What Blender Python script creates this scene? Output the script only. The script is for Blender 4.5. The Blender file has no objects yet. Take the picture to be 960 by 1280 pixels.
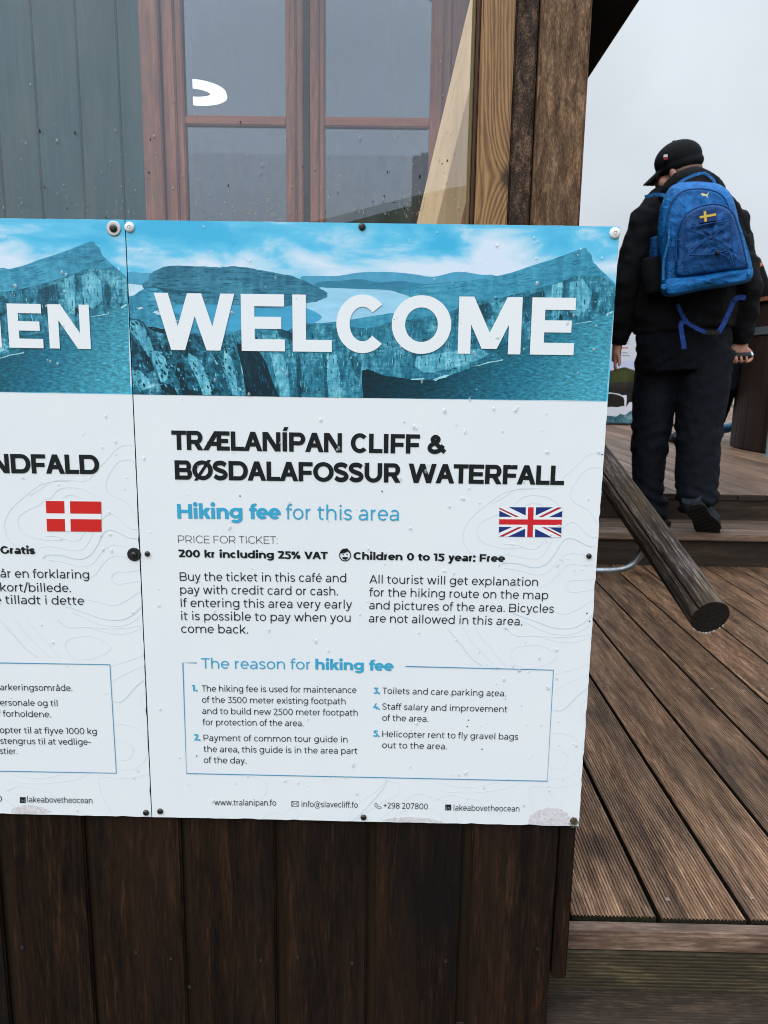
import bpy, bmesh, math, random
from mathutils import Vector, Matrix
from mathutils.geometry import tessellate_polygon
random.seed(7)
SC = bpy.context.scene
COL = SC.collection
R = math.radians

# ---------------------------------------------------------------- camera
PITCH, YAW, ROLL, FPX = 0.182264, -0.0102798, 0.0154051, 939.62     # focal length in 960-px units
CAM = Vector((0.3301, -0.9603, 1.50))
_cy, _sy, _cp, _sp = math.cos(YAW), math.sin(YAW), math.cos(PITCH), math.sin(PITCH)
FWD = Vector((_sy*_cp, _cy*_cp, -_sp)); _rt = Vector((_cy, -_sy, 0)); _up = _rt.cross(FWD)
CR = math.cos(ROLL)*_rt + math.sin(ROLL)*_up
CU = -math.sin(ROLL)*_rt + math.cos(ROLL)*_up
cd = bpy.data.cameras.new('camera'); cam = bpy.data.objects.new('camera', cd); COL.objects.link(cam)
cd.sensor_fit = 'HORIZONTAL'; cd.sensor_width = 36; cd.lens = FPX/960*36
cd.clip_start = 0.02; cd.clip_end = 4000
cam.matrix_world = Matrix(((CR.x, CU.x, -FWD.x, CAM.x), (CR.y, CU.y, -FWD.y, CAM.y), (CR.z, CU.z, -FWD.z, CAM.z), (0, 0, 0, 1)))
SC.camera = cam
cd.dof.use_dof = True; cd.dof.focus_distance = 1.02; cd.dof.aperture_fstop = 22.0

# ---------------------------------------------------------------- sky, sun, exposure
SUN_EL, SUN_AZ = R(46), R(215)        # behind the camera, a little to the left
wd = bpy.data.worlds.new('World'); SC.world = wd; wd.use_nodes = True
nt = wd.node_tree; nt.nodes.clear()
def wn(t, **k):
    n = nt.nodes.new(t)
    for a, b in k.items(): setattr(n, a, b)
    return n
out = wn('ShaderNodeOutputWorld'); bg = wn('ShaderNodeBackground')
sky = wn('ShaderNodeTexSky'); sky.sky_type = 'NISHITA'; sky.sun_disc = False
sky.sun_elevation = SUN_EL; sky.sun_rotation = SUN_AZ; sky.dust_density = 3
tc = wn('ShaderNodeTexCoord')
sep = wn('ShaderNodeSeparateXYZ'); nt.links.new(tc.outputs['Generated'], sep.inputs[0])
rmp = wn('ShaderNodeValToRGB'); nt.links.new(sep.outputs[2], rmp.inputs[0])          # overcast sky: brighter towards the zenith
e = rmp.color_ramp.elements
e[0].position = 0.0; e[0].color = (4.75, 5.0, 5.5, 1)
e[1].position = 1.0; e[1].color = (11.0, 12.4, 14.2, 1)
q = e.new(0.36); q.color = (6.35, 6.85, 7.3, 1)
nz = wn('ShaderNodeTexNoise'); nz.inputs['Scale'].default_value = 3.0; nz.inputs['Detail'].default_value = 5
nt.links.new(tc.outputs['Generated'], nz.inputs['Vector'])
mr = wn('ShaderNodeMapRange'); mr.inputs[1].default_value = .3; mr.inputs[2].default_value = .7; mr.inputs[3].default_value = .88; mr.inputs[4].default_value = 1.1
nt.links.new(nz.outputs[0], mr.inputs[0])
ml = wn('ShaderNodeVectorMath', operation='SCALE'); nt.links.new(rmp.outputs[0], ml.inputs[0]); 
_sv = (math.sin(SUN_AZ)*math.cos(SUN_EL), math.cos(SUN_AZ)*math.cos(SUN_EL), math.sin(SUN_EL))
dt = wn('ShaderNodeVectorMath', operation='DOT_PRODUCT'); nt.links.new(tc.outputs['Generated'], dt.inputs[0]); dt.inputs[1].default_value = _sv
br_ = wn('ShaderNodeMapRange'); br_.interpolation_type = 'SMOOTHSTEP'; br_.inputs[1].default_value = -.15; br_.inputs[2].default_value = 1.0; br_.inputs[3].default_value = 1.0; br_.inputs[4].default_value = 1.62   # the cloud is brighter on the sun's side
nt.links.new(dt.outputs['Value'], br_.inputs[0])
mm_ = wn('ShaderNodeMath', operation='MULTIPLY'); nt.links.new(mr.outputs[0], mm_.inputs[0]); nt.links.new(br_.outputs[0], mm_.inputs[1]); nt.links.new(mm_.outputs[0], ml.inputs['Scale'])
mx = wn('ShaderNodeMix', data_type='RGBA'); mx.inputs[0].default_value = .93          # thick cloud over the clear sky
nt.links.new(sky.outputs[0], mx.inputs[6]); nt.links.new(ml.outputs[0], mx.inputs[7])
nt.links.new(mx.outputs[2], bg.inputs[0]); bg.inputs[1].default_value = 0.10
nt.links.new(bg.outputs[0], out.inputs[0])
sd = bpy.data.lights.new('sun', 'SUN'); sun = bpy.data.objects.new('sun', sd); COL.objects.link(sun)
sd.energy = 1.4; sd.angle = R(50); sd.color = (1, .985, .96)
_sd = Vector((math.sin(SUN_AZ)*math.cos(SUN_EL), math.cos(SUN_AZ)*math.cos(SUN_EL), math.sin(SUN_EL)))
sun.rotation_euler = (-_sd).to_track_quat('-Z', 'Y').to_euler(); sun.location = (-3, -6, 8)
SC.view_settings.view_transform = 'Standard'; SC.view_settings.look = 'None'
SC.view_settings.exposure = 0.32; SC.view_settings.gamma = 1
SC.render.engine = 'CYCLES'; SC.cycles.use_denoising = True; SC.cycles.max_bounces = 8; SC.cycles.transparent_max_bounces = 16
SC.cycles.sample_clamp_indirect = 6; SC.cycles.filter_width = 1.05
try: SC.cycles.denoising_prefilter = 'ACCURATE'
except Exception: pass

# ---------------------------------------------------------------- measuring helpers: a line of sight met with a real plane
def ray(px, py): return CR*((px-480)/FPX) - CU*((py-640)/FPX) + FWD
def atY(px, py, Y): d = ray(px, py); return CAM + d*((Y-CAM.y)/d.y)
def atZ(px, py, Z): d = ray(px, py); return CAM + d*((Z-CAM.z)/d.z)

# ---------------------------------------------------------------- material helpers
def lin(c):
    c /= 255.
    return c/12.92 if c <= .04045 else ((c+.055)/1.055)**2.4
def S(r, g, b, k=1.0): return (min(1, lin(r)*k), min(1, lin(g)*k), min(1, lin(b)*k), 1)
class M:
    """one node material"""
    def __init__(s, name, rough=.6, spec=.5, metal=0, base=None):
        s.m = bpy.data.materials.new(name); s.m.use_nodes = True; s.t = s.m.node_tree
        s.p = s.t.nodes['Principled BSDF']; s.o = s.t.nodes['Material Output']
        s.p.inputs['Roughness'].default_value = rough; s.p.inputs['Specular IOR Level'].default_value = spec
        s.p.inputs['Metallic'].default_value = metal
        if base: s.p.inputs['Base Color'].default_value = base
        s._c = None
    def n(s, t, **k):
        x = s.t.nodes.new(t)
        for a, b in k.items(): setattr(x, a, b)
        return x
    def l(s, a, b): s.t.links.new(a, b)
    def obj(s):
        if s._c is None: s._c = s.n('ShaderNodeTexCoord').outputs['Object']
        return s._c
    def coords(s, scale=(1, 1, 1), rot=(0, 0, 0), shift=None):
        mp = s.n('ShaderNodeMapping'); mp.inputs['Scale'].default_value = scale; mp.inputs['Rotation'].default_value = rot
        s.l(s.obj(), mp.inputs['Vector'])
        if shift is not None:
            v = s.n('ShaderNodeVectorMath', operation='ADD'); s.l(mp.outputs[0], v.inputs[0]); s.l(shift, v.inputs[1]); return v.outputs[0]
        return mp.outputs[0]
    def noise(s, vec, scale=1, detail=4, rough=.55, dist=0):
        x = s.n('ShaderNodeTexNoise'); s.l(vec, x.inputs['Vector']); x.inputs['Scale'].default_value = scale
        x.inputs['Detail'].default_value = detail; x.inputs['Roughness'].default_value = rough; x.inputs['Distortion'].default_value = dist
        return x.outputs[0]
    def vor(s, vec, scale=1, feature='F1', rnd=1):
        x = s.n('ShaderNodeTexVoronoi'); s.l(vec, x.inputs['Vector']); x.inputs['Scale'].default_value = scale; x.feature = feature
        x.inputs['Randomness'].default_value = rnd
        return x.outputs[0]
    def wave(s, vec, scale=1, dist=2, detail=2, dscale=1, axis='X', prof='SIN'):
        x = s.n('ShaderNodeTexWave'); s.l(vec, x.inputs['Vector']); x.inputs['Scale'].default_value = scale; x.inputs['Distortion'].default_value = dist
        x.inputs['Detail'].default_value = detail; x.inputs['Detail Scale'].default_value = dscale; x.bands_direction = axis; x.wave_profile = prof
        return x.outputs['Fac']
    def ramp(s, fac, stops, interp='LINEAR'):
        x = s.n('ShaderNodeValToRGB'); x.color_ramp.interpolation = interp; s.l(fac, x.inputs[0]); e = x.color_ramp.elements
        while len(e) > len(stops): e.remove(e[-1])
        while len(e) < len(stops): e.new(1)
        for i, (p, c) in enumerate(stops):
            e[i].position = p; e[i].color = c if hasattr(c, '__len__') else (c, c, c, 1)
        return x.outputs[0]
    def math(s, op, a, b=None, clamp=False):
        x = s.n('ShaderNodeMath', operation=op); x.use_clamp = clamp
        for i, v in enumerate((a, b)):
            if v is None: continue
            if isinstance(v, (int, float)): x.inputs[i].default_value = v
            else: s.l(v, x.inputs[i])
        return x.outputs[0]
    def mix(s, f, a, b, mode='MIX'):
        x = s.n('ShaderNodeMix', data_type='RGBA', blend_type=mode)
        for i, v in ((0, f), (6, a), (7, b)):
            if isinstance(v, (int, float)): x.inputs[i].default_value = v if i == 0 else (v, v, v, 1)
            elif isinstance(v, tuple): x.inputs[i].default_value = v
            else: s.l(v, x.inputs[i])
        return x.outputs[2]
    def attr(s, name):
        x = s.n('ShaderNodeAttribute'); x.attribute_name = name; return x.outputs['Fac']
    def color(s, c): s.l(c, s.p.inputs['Base Color']); return s
    def bump(s, h, strength=.5, dist=.002):
        b = s.n('ShaderNodeBump'); b.inputs['Strength'].default_value = strength; b.inputs['Distance'].default_value = dist
        s.l(h, b.inputs['Height']); s.l(b.outputs[0], s.p.inputs['Normal']); return s
    def rough(s, v): s.l(v, s.p.inputs['Roughness']); return s

def wood(name, dark, mid, light, axis='Z', *a, worn=None, worn_scale=9, worn_amt=.5, knots=0, **kw):
    return _wood(name, dark, mid, light, axis, worn, worn_scale, worn_amt, knots, *a, **kw)
def _wood(name, dark, mid, light, axis, worn, worn_scale, worn_amt, knots, fine=260, rough=.6, bump=.4, bdist=.0015, blot=None, blot_scale=6, blot_amt=.6, spec=.35, stretch=.03, lo=.3, hi=.72):
    """stained boards: grain stretched along one axis, broad blotches, tone of each board from the 'tone' attribute"""
    m = M(name, rough, spec)
    k = {'X': (stretch, 1, 1), 'Y': (1, stretch, 1), 'Z': (1, 1, stretch)}[axis]
    tone = m.attr('tone')
    sh = m.n('ShaderNodeCombineXYZ'); z = m.math('MULTIPLY', tone, 37.0)
    for i in range(3): m.l(z, sh.inputs[i])
    v = m.coords(k, shift=sh.outputs[0])
    g1 = m.noise(v, fine, 3, .6); g2 = m.noise(v, fine*.16, 5, .62, .6)
    f = m.math('ADD', m.math('MULTIPLY', g1, .45), m.math('MULTIPLY', g2, .55))
    c = m.ramp(f, [(lo, dark), ((lo+hi)/2, mid), (hi, light)])
    tm = m.math('ADD', m.math('MULTIPLY', tone, .5), .75)
    cc = m.n('ShaderNodeCombineXYZ')
    for i in range(3): m.l(tm, cc.inputs[i])
    c = m.mix(1.0, c, cc.outputs[0], 'MULTIPLY')
    if blot:
        kb = {'X': (.35, 1, 1), 'Y': (1, .35, 1), 'Z': (1, 1, .35)}[axis]
        b = m.ramp(m.noise(m.coords(kb, shift=sh.outputs[0]), blot_scale, 5, .6, .4), [(.42, 0.0), (.68, 1.0)])
        c = m.mix(m.math('MULTIPLY', b, blot_amt), c, blot)
    if worn:
        kb = {'X': (.12, 1, 1), 'Y': (1, .12, 1), 'Z': (1, 1, .12)}[axis]
        w1 = m.ramp(m.noise(m.coords(kb, shift=sh.outputs[0]), worn_scale, 6, .7, .3), [(.46, 0.0), (.70, 1.0)])
        c = m.mix(m.math('MULTIPLY', w1, worn_amt), c, worn)
    if knots:
        kk = {'X': (.6, 1, 1), 'Y': (1, .6, 1), 'Z': (1, 1, .6)}[axis]
        vv = m.n('ShaderNodeTexVoronoi'); m.l(m.coords(kk, shift=sh.outputs[0]), vv.inputs['Vector']); vv.inputs['Scale'].default_value = knots
        c = m.mix(m.ramp(vv.outputs['Distance'], [(.05, .75), (.13, 0)]), c, dark)
    m.color(c); m.bump(f, bump, bdist)
    m.rough(m.ramp(g2, [(.3, min(1, rough+.15)), (.7, max(.05, rough-.15))]))
    return m

# ---------------------------------------------------------------- mesh helpers
class MB:
    """collects shapes, links them as ONE mesh object"""
    def __init__(s): s.v = []; s.f = []; s.t = []; s.mi = []; s.tone = .5; s.m = 0; s.sm = False; s.s = []
    def add(s, vs, fs):
        o = len(s.v); s.v += [tuple(x) for x in vs]
        for f in fs: s.f.append(tuple(i+o for i in f)); s.t.append(s.tone); s.mi.append(s.m); s.s.append(s.sm)
        return s
    def box(s, a, b, bev=0.0, mat=None):
        x0, x1 = sorted((a[0], b[0])); y0, y1 = sorted((a[1], b[1])); z0, z1 = sorted((a[2], b[2]))
        if bev <= 0:
            vs = [(x, y, z) for x in (x0, x1) for y in (y0, y1) for z in (z0, z1)]
            fs = [(0, 1, 3, 2), (4, 6, 7, 5), (0, 4, 5, 1), (2, 3, 7, 6), (0, 2, 6, 4), (1, 5, 7, 3)]
        else:
            bm = bmesh.new(); bmesh.ops.create_cube(bm, size=1)
            for v in bm.verts: v.co = Vector(((x0+x1)/2+v.co.x*(x1-x0), (y0+y1)/2+v.co.y*(y1-y0), (z0+z1)/2+v.co.z*(z1-z0)))
            bmesh.ops.bevel(bm, geom=bm.edges[:], offset=bev, segments=2, affect='EDGES')
            bm.verts.index_update(); vs = [v.co.copy() for v in bm.verts]; fs = [[v.index for v in f.verts] for f in bm.faces]; bm.free()
        if mat is not None: vs = [mat @ Vector(v) for v in vs]
        return s.add(vs, fs)
    def tube(s, pts, rad, seg=12, caps=True, up=None):
        """pts: polyline, rad: number / list / list of (side, depth)"""
        pts = [Vector(p) for p in pts]; n = len(pts)
        rr = rad if isinstance(rad, (list, tuple)) and len(rad) == n and not (n == 2 and not hasattr(rad, '__len__')) else [rad]*n
        vs = []; fs = []; prev = None
        for i, p in enumerate(pts):
            d = (pts[min(n-1, i+1)]-pts[max(0, i-1)]).normalized()
            if up is not None: a = Vector(up)-d*d.dot(Vector(up))
            elif prev is None:
                h = Vector((0, 1, 0)) if abs(d.y) < .9 else Vector((0, 0, 1)); a = d.cross(h)
            else: a = prev-d*d.dot(prev)
            a.normalize(); prev = a; b = d.cross(a)
            r = rr[i]; r = r if hasattr(r, '__len__') else (r, r)
            for k in range(seg):
                w = 2*math.pi*k/seg; vs.append(p+a*math.cos(w)*r[0]+b*math.sin(w)*r[1])
        for i in range(n-1):
            for k in range(seg):
                k2 = (k+1) % seg; fs.append((i*seg+k, i*seg+k2, (i+1)*seg+k2, (i+1)*seg+k))
        if caps: fs.append(tuple(range(seg))[::-1]); fs.append(tuple((n-1)*seg+k for k in range(seg)))
        return s.add(vs, fs)
    def ball(s, c, r, seg=16, rings=10, mat=None):
        r = r if hasattr(r, '__len__') else (r, r, r); vs = []; fs = []
        for i in range(1, rings):
            t = math.pi*i/rings
            for k in range(seg):
                w = 2*math.pi*k/seg; vs.append(Vector((math.sin(t)*math.cos(w)*r[0], math.sin(t)*math.sin(w)*r[1], math.cos(t)*r[2])))
        vs += [Vector((0, 0, r[2])), Vector((0, 0, -r[2]))]; a, b = len(vs)-2, len(vs)-1
        for i in range(rings-2):
            for k in range(seg):
                k2 = (k+1) % seg; fs.append((i*seg+k, (i+1)*seg+k, (i+1)*seg+k2, i*seg+k2))
        for k in range(seg):
            k2 = (k+1) % seg; fs.append((a, k, k2)); fs.append((b, (rings-2)*seg+k2, (rings-2)*seg+k))
        c = Vector(c); vs = [(mat @ v if mat else v)+c for v in vs]
        return s.add(vs, fs)
    def lathe(s, c, prof, seg=20, axis=(0, -1, 0)):
        """prof: (radius, height along axis)"""
        ax = Vector(axis).normalized(); a = ax.orthogonal().normalized(); b = ax.cross(a); c = Vector(c); vs = []; fs = []; n = len(prof)
        for r, h in prof:
            for k in range(seg):
                w = 2*math.pi*k/seg; vs.append(c+ax*h+a*math.cos(w)*r+b*math.sin(w)*r)
        for i in range(n-1):
            for k in range(seg):
                k2 = (k+1) % seg; fs.append((i*seg+k, i*seg+k2, (i+1)*seg+k2, (i+1)*seg+k))
        fs.append(tuple(range(seg))[::-1]); fs.append(tuple((n-1)*seg+k for k in range(seg)))
        return s.add(vs, fs)
    def poly(s, vs):
        """flat polygon, concave allowed"""
        vs = [Vector(v) for v in vs]
        return s.add(vs, [tuple(t) for t in tessellate_polygon([vs])])
    def build(s, name, mats, parent=None, smooth=None, normals=True):
        me = bpy.data.meshes.new(name); me.from_pydata(s.v, [], s.f); me.update()
        if not isinstance(mats, (list, tuple)): mats = [mats]
        for m in mats: me.materials.append(m.m if isinstance(m, M) else m)
        if len(me.polygons) == len(s.f):
            at = me.attributes.new('tone', 'FLOAT', 'FACE'); at.data.foreach_set('value', s.t)
            me.polygons.foreach_set('material_index', s.mi)
        if normals:
            bm = bmesh.new(); bm.from_mesh(me); bmesh.ops.recalc_face_normals(bm, faces=bm.faces[:]); bm.to_mesh(me); bm.free()
        if smooth: me.polygons.foreach_set('use_smooth', [True]*len(me.polygons))
        elif any(s.s) and len(me.polygons) == len(s.s): me.polygons.foreach_set('use_smooth', s.s)
        o = bpy.data.objects.new(name, me); COL.objects.link(o); put(o, parent)
        return o
def put(o, parent):
    if parent is not None:
        o.parent = parent
        w = Matrix.Identity(4); p = parent
        while p is not None: w = (p.matrix_basis if p.parent is None else p.matrix_parent_inverse @ p.matrix_basis) @ w; p = p.parent
        o.matrix_parent_inverse = w.inverted()
    return o
def tag(o, label=None, cat=None, group=None, kind=None):
    for k, v in (('label', label), ('category', cat), ('group', group), ('kind', kind)):
        if v: o[k] = v
    return o
def thing(name, loc, label, cat, group=None):
    o = bpy.data.objects.new(name, None); COL.objects.link(o); o.location = loc; o.empty_display_size = .1
    return tag(o, label, cat, group)
def blob(name, mb, mat, parent, vox=.008, smooth=4, disp=None, folds=None):
    """melts the collected shapes into one continuous skin"""
    tmp = mb.build(name+'_tmp', mat, None)
    r = tmp.modifiers.new('r', 'REMESH'); r.mode = 'VOXEL'; r.voxel_size = vox; r.use_smooth_shade = True
    if smooth:
        q = tmp.modifiers.new('s', 'SMOOTH'); q.iterations = smooth; q.factor = .5
    if disp:
        for (st, sz, dep) in disp:
            tx = bpy.data.textures.new('folds', 'CLOUDS'); tx.noise_scale = sz; tx.noise_depth = dep
            d = tmp.modifiers.new('d', 'DISPLACE'); d.texture = tx; d.strength = st; d.mid_level = .5; d.texture_coords = 'GLOBAL'
    bpy.context.view_layer.update()
    dg = bpy.context.evaluated_depsgraph_get(); ev = tmp.evaluated_get(dg)
    me = bpy.data.meshes.new_from_object(ev); me.name = name
    bpy.data.objects.remove(tmp)
    if folds:
        ns = [v.normal.copy() for v in me.vertices]
        for v, nn in zip(me.vertices, ns): v.co += nn*folds(v.co)
    me.polygons.foreach_set('use_smooth', [True]*len(me.polygons))
    if not me.materials: me.materials.append(mat.m)
    o = bpy.data.objects.new(name, me); COL.objects.link(o); put(o, parent)
    return o
def smoothline(P, n=6, closed=False):
    P = [Vector(p) if len(p) == 3 else Vector((p[0], p[1], 0)) for p in P]; out = []; N = len(P)
    for i in range(N if closed else N-1):
        g = (lambda j: P[j % N]) if closed else (lambda j: P[max(0, min(N-1, j))])
        a, b, c, d = g(i-1), g(i), g(i+1), g(i+2)
        for k in range(n):
            t = k/n; out.append(.5*((2*b)+(c-a)*t+(2*a-5*b+4*c-d)*t*t+(3*b-a-3*c+d)*t**3))
    if not closed: out.append(P[-1])
    return out
# ---------------------------------------------------------------- lettering: a geometric sans drawn stroke by stroke (cap height 700)
class Font:
    XH = 528
    ADV = dict(A=729, B=756, C=723, D=830, E=669, F=635, G=774, H=813, I=304, J=556, K=717, L=596, M=957, N=813, O=845, P=722, R=728, S=619, T=580, U=793,
        V=706, W=1108, X=651, Y=648, Z=664, a=603, b=682, c=571, d=682, e=617, f=344, g=690, h=678, i=278, j=283, k=606, l=278, m=1068, n=678, o=635,
        p=682, q=682, r=398, s=498, t=415, u=674, v=557, w=880, x=549, y=557, z=523)
    ADV.update({'0': 661, '1': 370, '2': 572, '3': 570, '4': 670, '5': 574, '6': 615, '7': 596, '8': 640, '9': 615, '.': 212, ',': 212, ':': 212, '&': 700,
        '@': 1042, '/': 358, '+': 581, '-': 387, '%': 826, ' ': 263, 'é': 617, 'Í': 304, 'Ø': 845, 'Æ': 1100, 'å': 603, 'ø': 635})
    def __init__(s, w, t, track=0): s.w = w; s.t = t; s.cache = {}; s.track = track
    def step(s, c): return s.adv(c)-(s.track if c != ' ' else 0)
    def adv(s, c): return s.ADV[c] + (s.w-70)*(.35 if c not in ' .,:1iIl' else .5)
    # primitives
    def rect(s, x0, y0, x1, y1): s.k += 1; s.P.append((s.k, [(x0, y0), (x1, y0), (x1, y1), (x0, y1)]))
    def diag(s, xa, ya, xb, yb, w=None):
        """diagonal with ends cut level; w is the thickness across the stroke"""
        w = w or s.w; k = w*math.hypot(xb-xa, yb-ya)/abs(yb-ya)/2
        s.k += 1; s.P.append((s.k, [(xa-k, ya), (xa+k, ya), (xb+k, yb), (xb-k, yb)]))
    def ring(s, cx, cy, rx, ry, a0=0, a1=360, w=None, t=None):
        w = w or s.w; t = t or s.t; n = max(3, int(abs(a1-a0)/360*44)); w = min(w, rx*.98); t = min(t, ry*.98); s.k += 1
        for i in range(n):
            p = [R(a0+(a1-a0)*(i+j)/n) for j in (0, 1)]
            c = [(math.cos(x), math.sin(x)) for x in p]
            s.P.append((s.k, [(cx+rx*c[0][0], cy+ry*c[0][1]), (cx+rx*c[1][0], cy+ry*c[1][1]), (cx+(rx-w)*c[1][0], cy+(ry-t)*c[1][1]), (cx+(rx-w)*c[0][0], cy+(ry-t)*c[0][1])]))
    def stroke(s, pts, w=None, curve=True):
        w = (w or s.w)/2; pts = smoothline(pts, 5) if curve else [Vector((p[0], p[1], 0)) for p in pts]
        L = []; s.k += 1
        for i, p in enumerate(pts):
            d = (pts[min(len(pts)-1, i+1)]-pts[max(0, i-1)]).normalized(); L.append((p, Vector((-d.y, d.x, 0))*w))
        for i, ((a, x), (b, y)) in enumerate(zip(L, L[1:])): s.P.append((s.k+.09*(i % 9), [(a.x+x.x, a.y+x.y), (b.x+y.x, b.y+y.y), (b.x-y.x, b.y-y.y), (a.x-x.x, a.y-x.y)]))
    def ess(s, x0, x1, y0, y1):
        h = s.w*.46; X = lambda u: x0+h*.6+(x1-x0-1.2*h)*u; Y = lambda v: y0+h+(y1-y0-2*h)*v
        s.stroke([(X(a), Y(b)) for a, b in ((.95, .86), (.74, .97), (.48, 1), (.2, .94), (.06, .76), (.2, .6), (.5, .5), (.8, .4), (.94, .23), (.8, .06), (.52, 0), (.26, .03), (.04, .15))], s.w*.92)
    def dot(s, x, y): r = s.w*.56+8; s.ring(x, y, r, r, 0, 360, r*.97, r*.97)
    def glyph(s, c):
        if c in s.cache: return s.cache[c]
        s.P = []; s.k = 0; A = s.adv(c); w, t = s.w, s.t; X = s.XH; l = 88-w*.12; r = A-l; sb = 48-w*.08
        if c in 'oø': s.ring(A/2, X/2, A/2-sb, X/2+8)
        elif c == 'c': s.ring(sb+X/2+4, X/2, X/2+4, X/2+8, 42, 318)
        elif c in 'eé':
            s.ring(A/2, X/2, A/2-sb, X/2+8, 0, 316); s.rect(sb+w*.5, X/2-t*.5, A-sb, X/2+t*.42)
            if c == 'é': s.diag(A/2-20, 590, A/2+60, 720, w*.9)
        elif c in 'aå':
            xr = A-86+w*.1; s.rect(xr-w, 0, xr, X*.62); cx = (xr+80)/2; s.ring(cx, X*.62, xr-cx, X*.38+8, 0, 148)
            b = X*.56; s.ring(215, b/2-4, 170, b/2+4, 90, 270); s.rect(215, b-t*.9, xr-w*.5, b); s.stroke([(215, t/2-8), (300, t/2-2), (xr-w*.75, t/2+62)], t)
            if c == 'å': s.ring(A/2, 650, 75+w*.15, 75+w*.15, 0, 360, w*.7, w*.7)
        elif c in 'bp':
            s.rect(l, -194 if c == 'p' else 0, l+w, X if c == 'p' else 742); rx = (A-sb-l)/2; s.ring(A-sb-rx, X/2, rx, X/2+8)
        elif c in 'dq':
            s.rect(r-w, -194 if c == 'q' else 0, r, X if c == 'q' else 742); rx = (r-sb)/2; s.ring(sb+rx, X/2, rx, X/2+8)
        elif c == 'g':
            rx = (r-sb)/2; s.rect(r-w, 20, r, X); s.ring(sb+rx, X/2+16, rx, X/2-8); s.ring(sb+rx+6, 20, rx-6, 222, 212, 360)
        elif c in 'nh':
            s.rect(l, 0, l+w, X if c == 'n' else 742); rx = (r-l)/2; s.ring(l+rx, X-245, rx, 253, 0, 180); s.rect(r-w, 0, r, X-245)
        elif c == 'm':
            s.rect(l, 0, l+w, X); m = (l+r)/2; 
            for a, b in ((l, m+w/2), (m-w/2, r)): rx = (b-a)/2; s.ring(a+rx, X-235, rx, 243, 0, 180); s.rect(b-w, 0, b, X-235)
        elif c == 'u':
            rx = (r-l)/2; s.rect(l, 245, l+w, X); s.rect(r-w, 0, r, X); s.ring(l+rx, 245, rx, 253, 180, 360)
        elif c == 'r':
            s.rect(l, 0, l+w, X); s.ring(l+255, X-230, 255, 238, 92, 180); 
        elif c == 's': s.ess(32, A-38, -8, X+8)
        elif c == 't':
            x = 120-w*.1; q = 140+w*.4; s.rect(x, 140, x+w, 640); s.ring(x+q, 140, q, 148, 180, 292); s.rect(28, X-t, A-45, X)
        elif c == 'f':
            x = 105-w*.1; q = 150+w*.35; s.rect(x, 0, x+w, 590); s.ring(x+q, 590, q, 158, 62, 180); s.rect(20, X-t, A-10, X)
        elif c in 'il':
            s.rect(A/2-w/2, 0, A/2+w/2, X if c == 'i' else 742)
            if c == 'i': s.dot(A/2, 690)
        elif c == 'k': s.rect(l, 0, l+w, 742); s.diag(l+w*.8, 175, A-sb-w*.55, X); s.diag(l+w+115, 268, A-sb-w*.5, 0)
        elif c == 'v': k = w*.6; s.diag(14+k, X, A/2, 0); s.diag(A-14-k, X, A/2, 0)
        elif c == 'y': k = w*.6; s.diag(14+k, X, A/2+6, 0); s.diag(A-14-k, X, A/2-62, -130); s.stroke([(A/2-40, -85), (A/2-95, -165), (A/2-180, -172), (A/2-238, -140)], t)
        elif c == 'w':
            k = w*.58
            for a, b in ((16+k, A*.28), (A*.5, A*.28), (A*.5, A*.72), (A-16-k, A*.72)): s.diag(a, X, b, 0)
        elif c == 'x': k = w*.6; s.diag(20+k, 0, A-20-k, X); s.diag(20+k, X, A-20-k, 0)
        elif c == 'z': s.rect(42, 0, A-42, t); s.rect(42, X-t, A-42, X); s.diag(42+w*.7, t*.5, A-42-w*.7, X-t*.5)
        elif c in 'IÍ':
            s.rect(A/2-w/2, 0, A/2+w/2, 700)
            if c == 'Í': s.diag(A/2+0, 750, A/2+70, 890, w*.8)
        elif c == 'A': k = w*.56; s.diag(8+k, 0, A/2, 700); s.diag(A-8-k, 0, A/2, 700); s.rect(150, 165, A-150, 165+t)
        elif c == 'Æ':
            x = A*.50; k = w*.62; s.diag(8+k, 0, x+20, 700); s.rect(x, 0, x+w, 700); s.rect(190, 165, x+10, 165+t)
            for y in (0, 350-t/2, 700-t): s.rect(x, y, A-45-(60 if 0 < y < 500 else 0), y+t)
            s.rect(x-60, 700-t, x+10, 700)
        elif c == 'B':
            s.rect(l, 0, l+w, 700); x = A*.55
            for y0, y1, xr in ((350-t*.5, 700, A-75), (0, 350+t*.5, A-45)):
                rx = min(190, xr-x+20); s.ring(xr-rx, (y0+y1)/2, rx, (y1-y0)/2, -90, 90); s.rect(l, y0, xr-rx, y0+t); s.rect(l, y1-t, xr-rx, y1)
        elif c == 'C': s.ring(sb+362, 350, 362, 360, 42, 318)
        elif c == 'G': s.ring(sb+362, 350, 362, 360, 42, 325); s.rect(A-l-w, 100, A-l, 350)
        elif c == 'D': rx = 350; s.rect(l, 0, l+w, 700); s.ring(A-sb-rx, 350, rx, 350, -90, 90); s.rect(l, 0, A-sb-rx, t); s.rect(l, 700-t, A-sb-rx, 700)
        elif c in 'EF':
            s.rect(l, 0, l+w, 700); s.rect(l, 700-t, A-48, 700); m = 350 if c == 'E' else 315
            s.rect(l, m-t/2, A-90, m+t/2)
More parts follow.
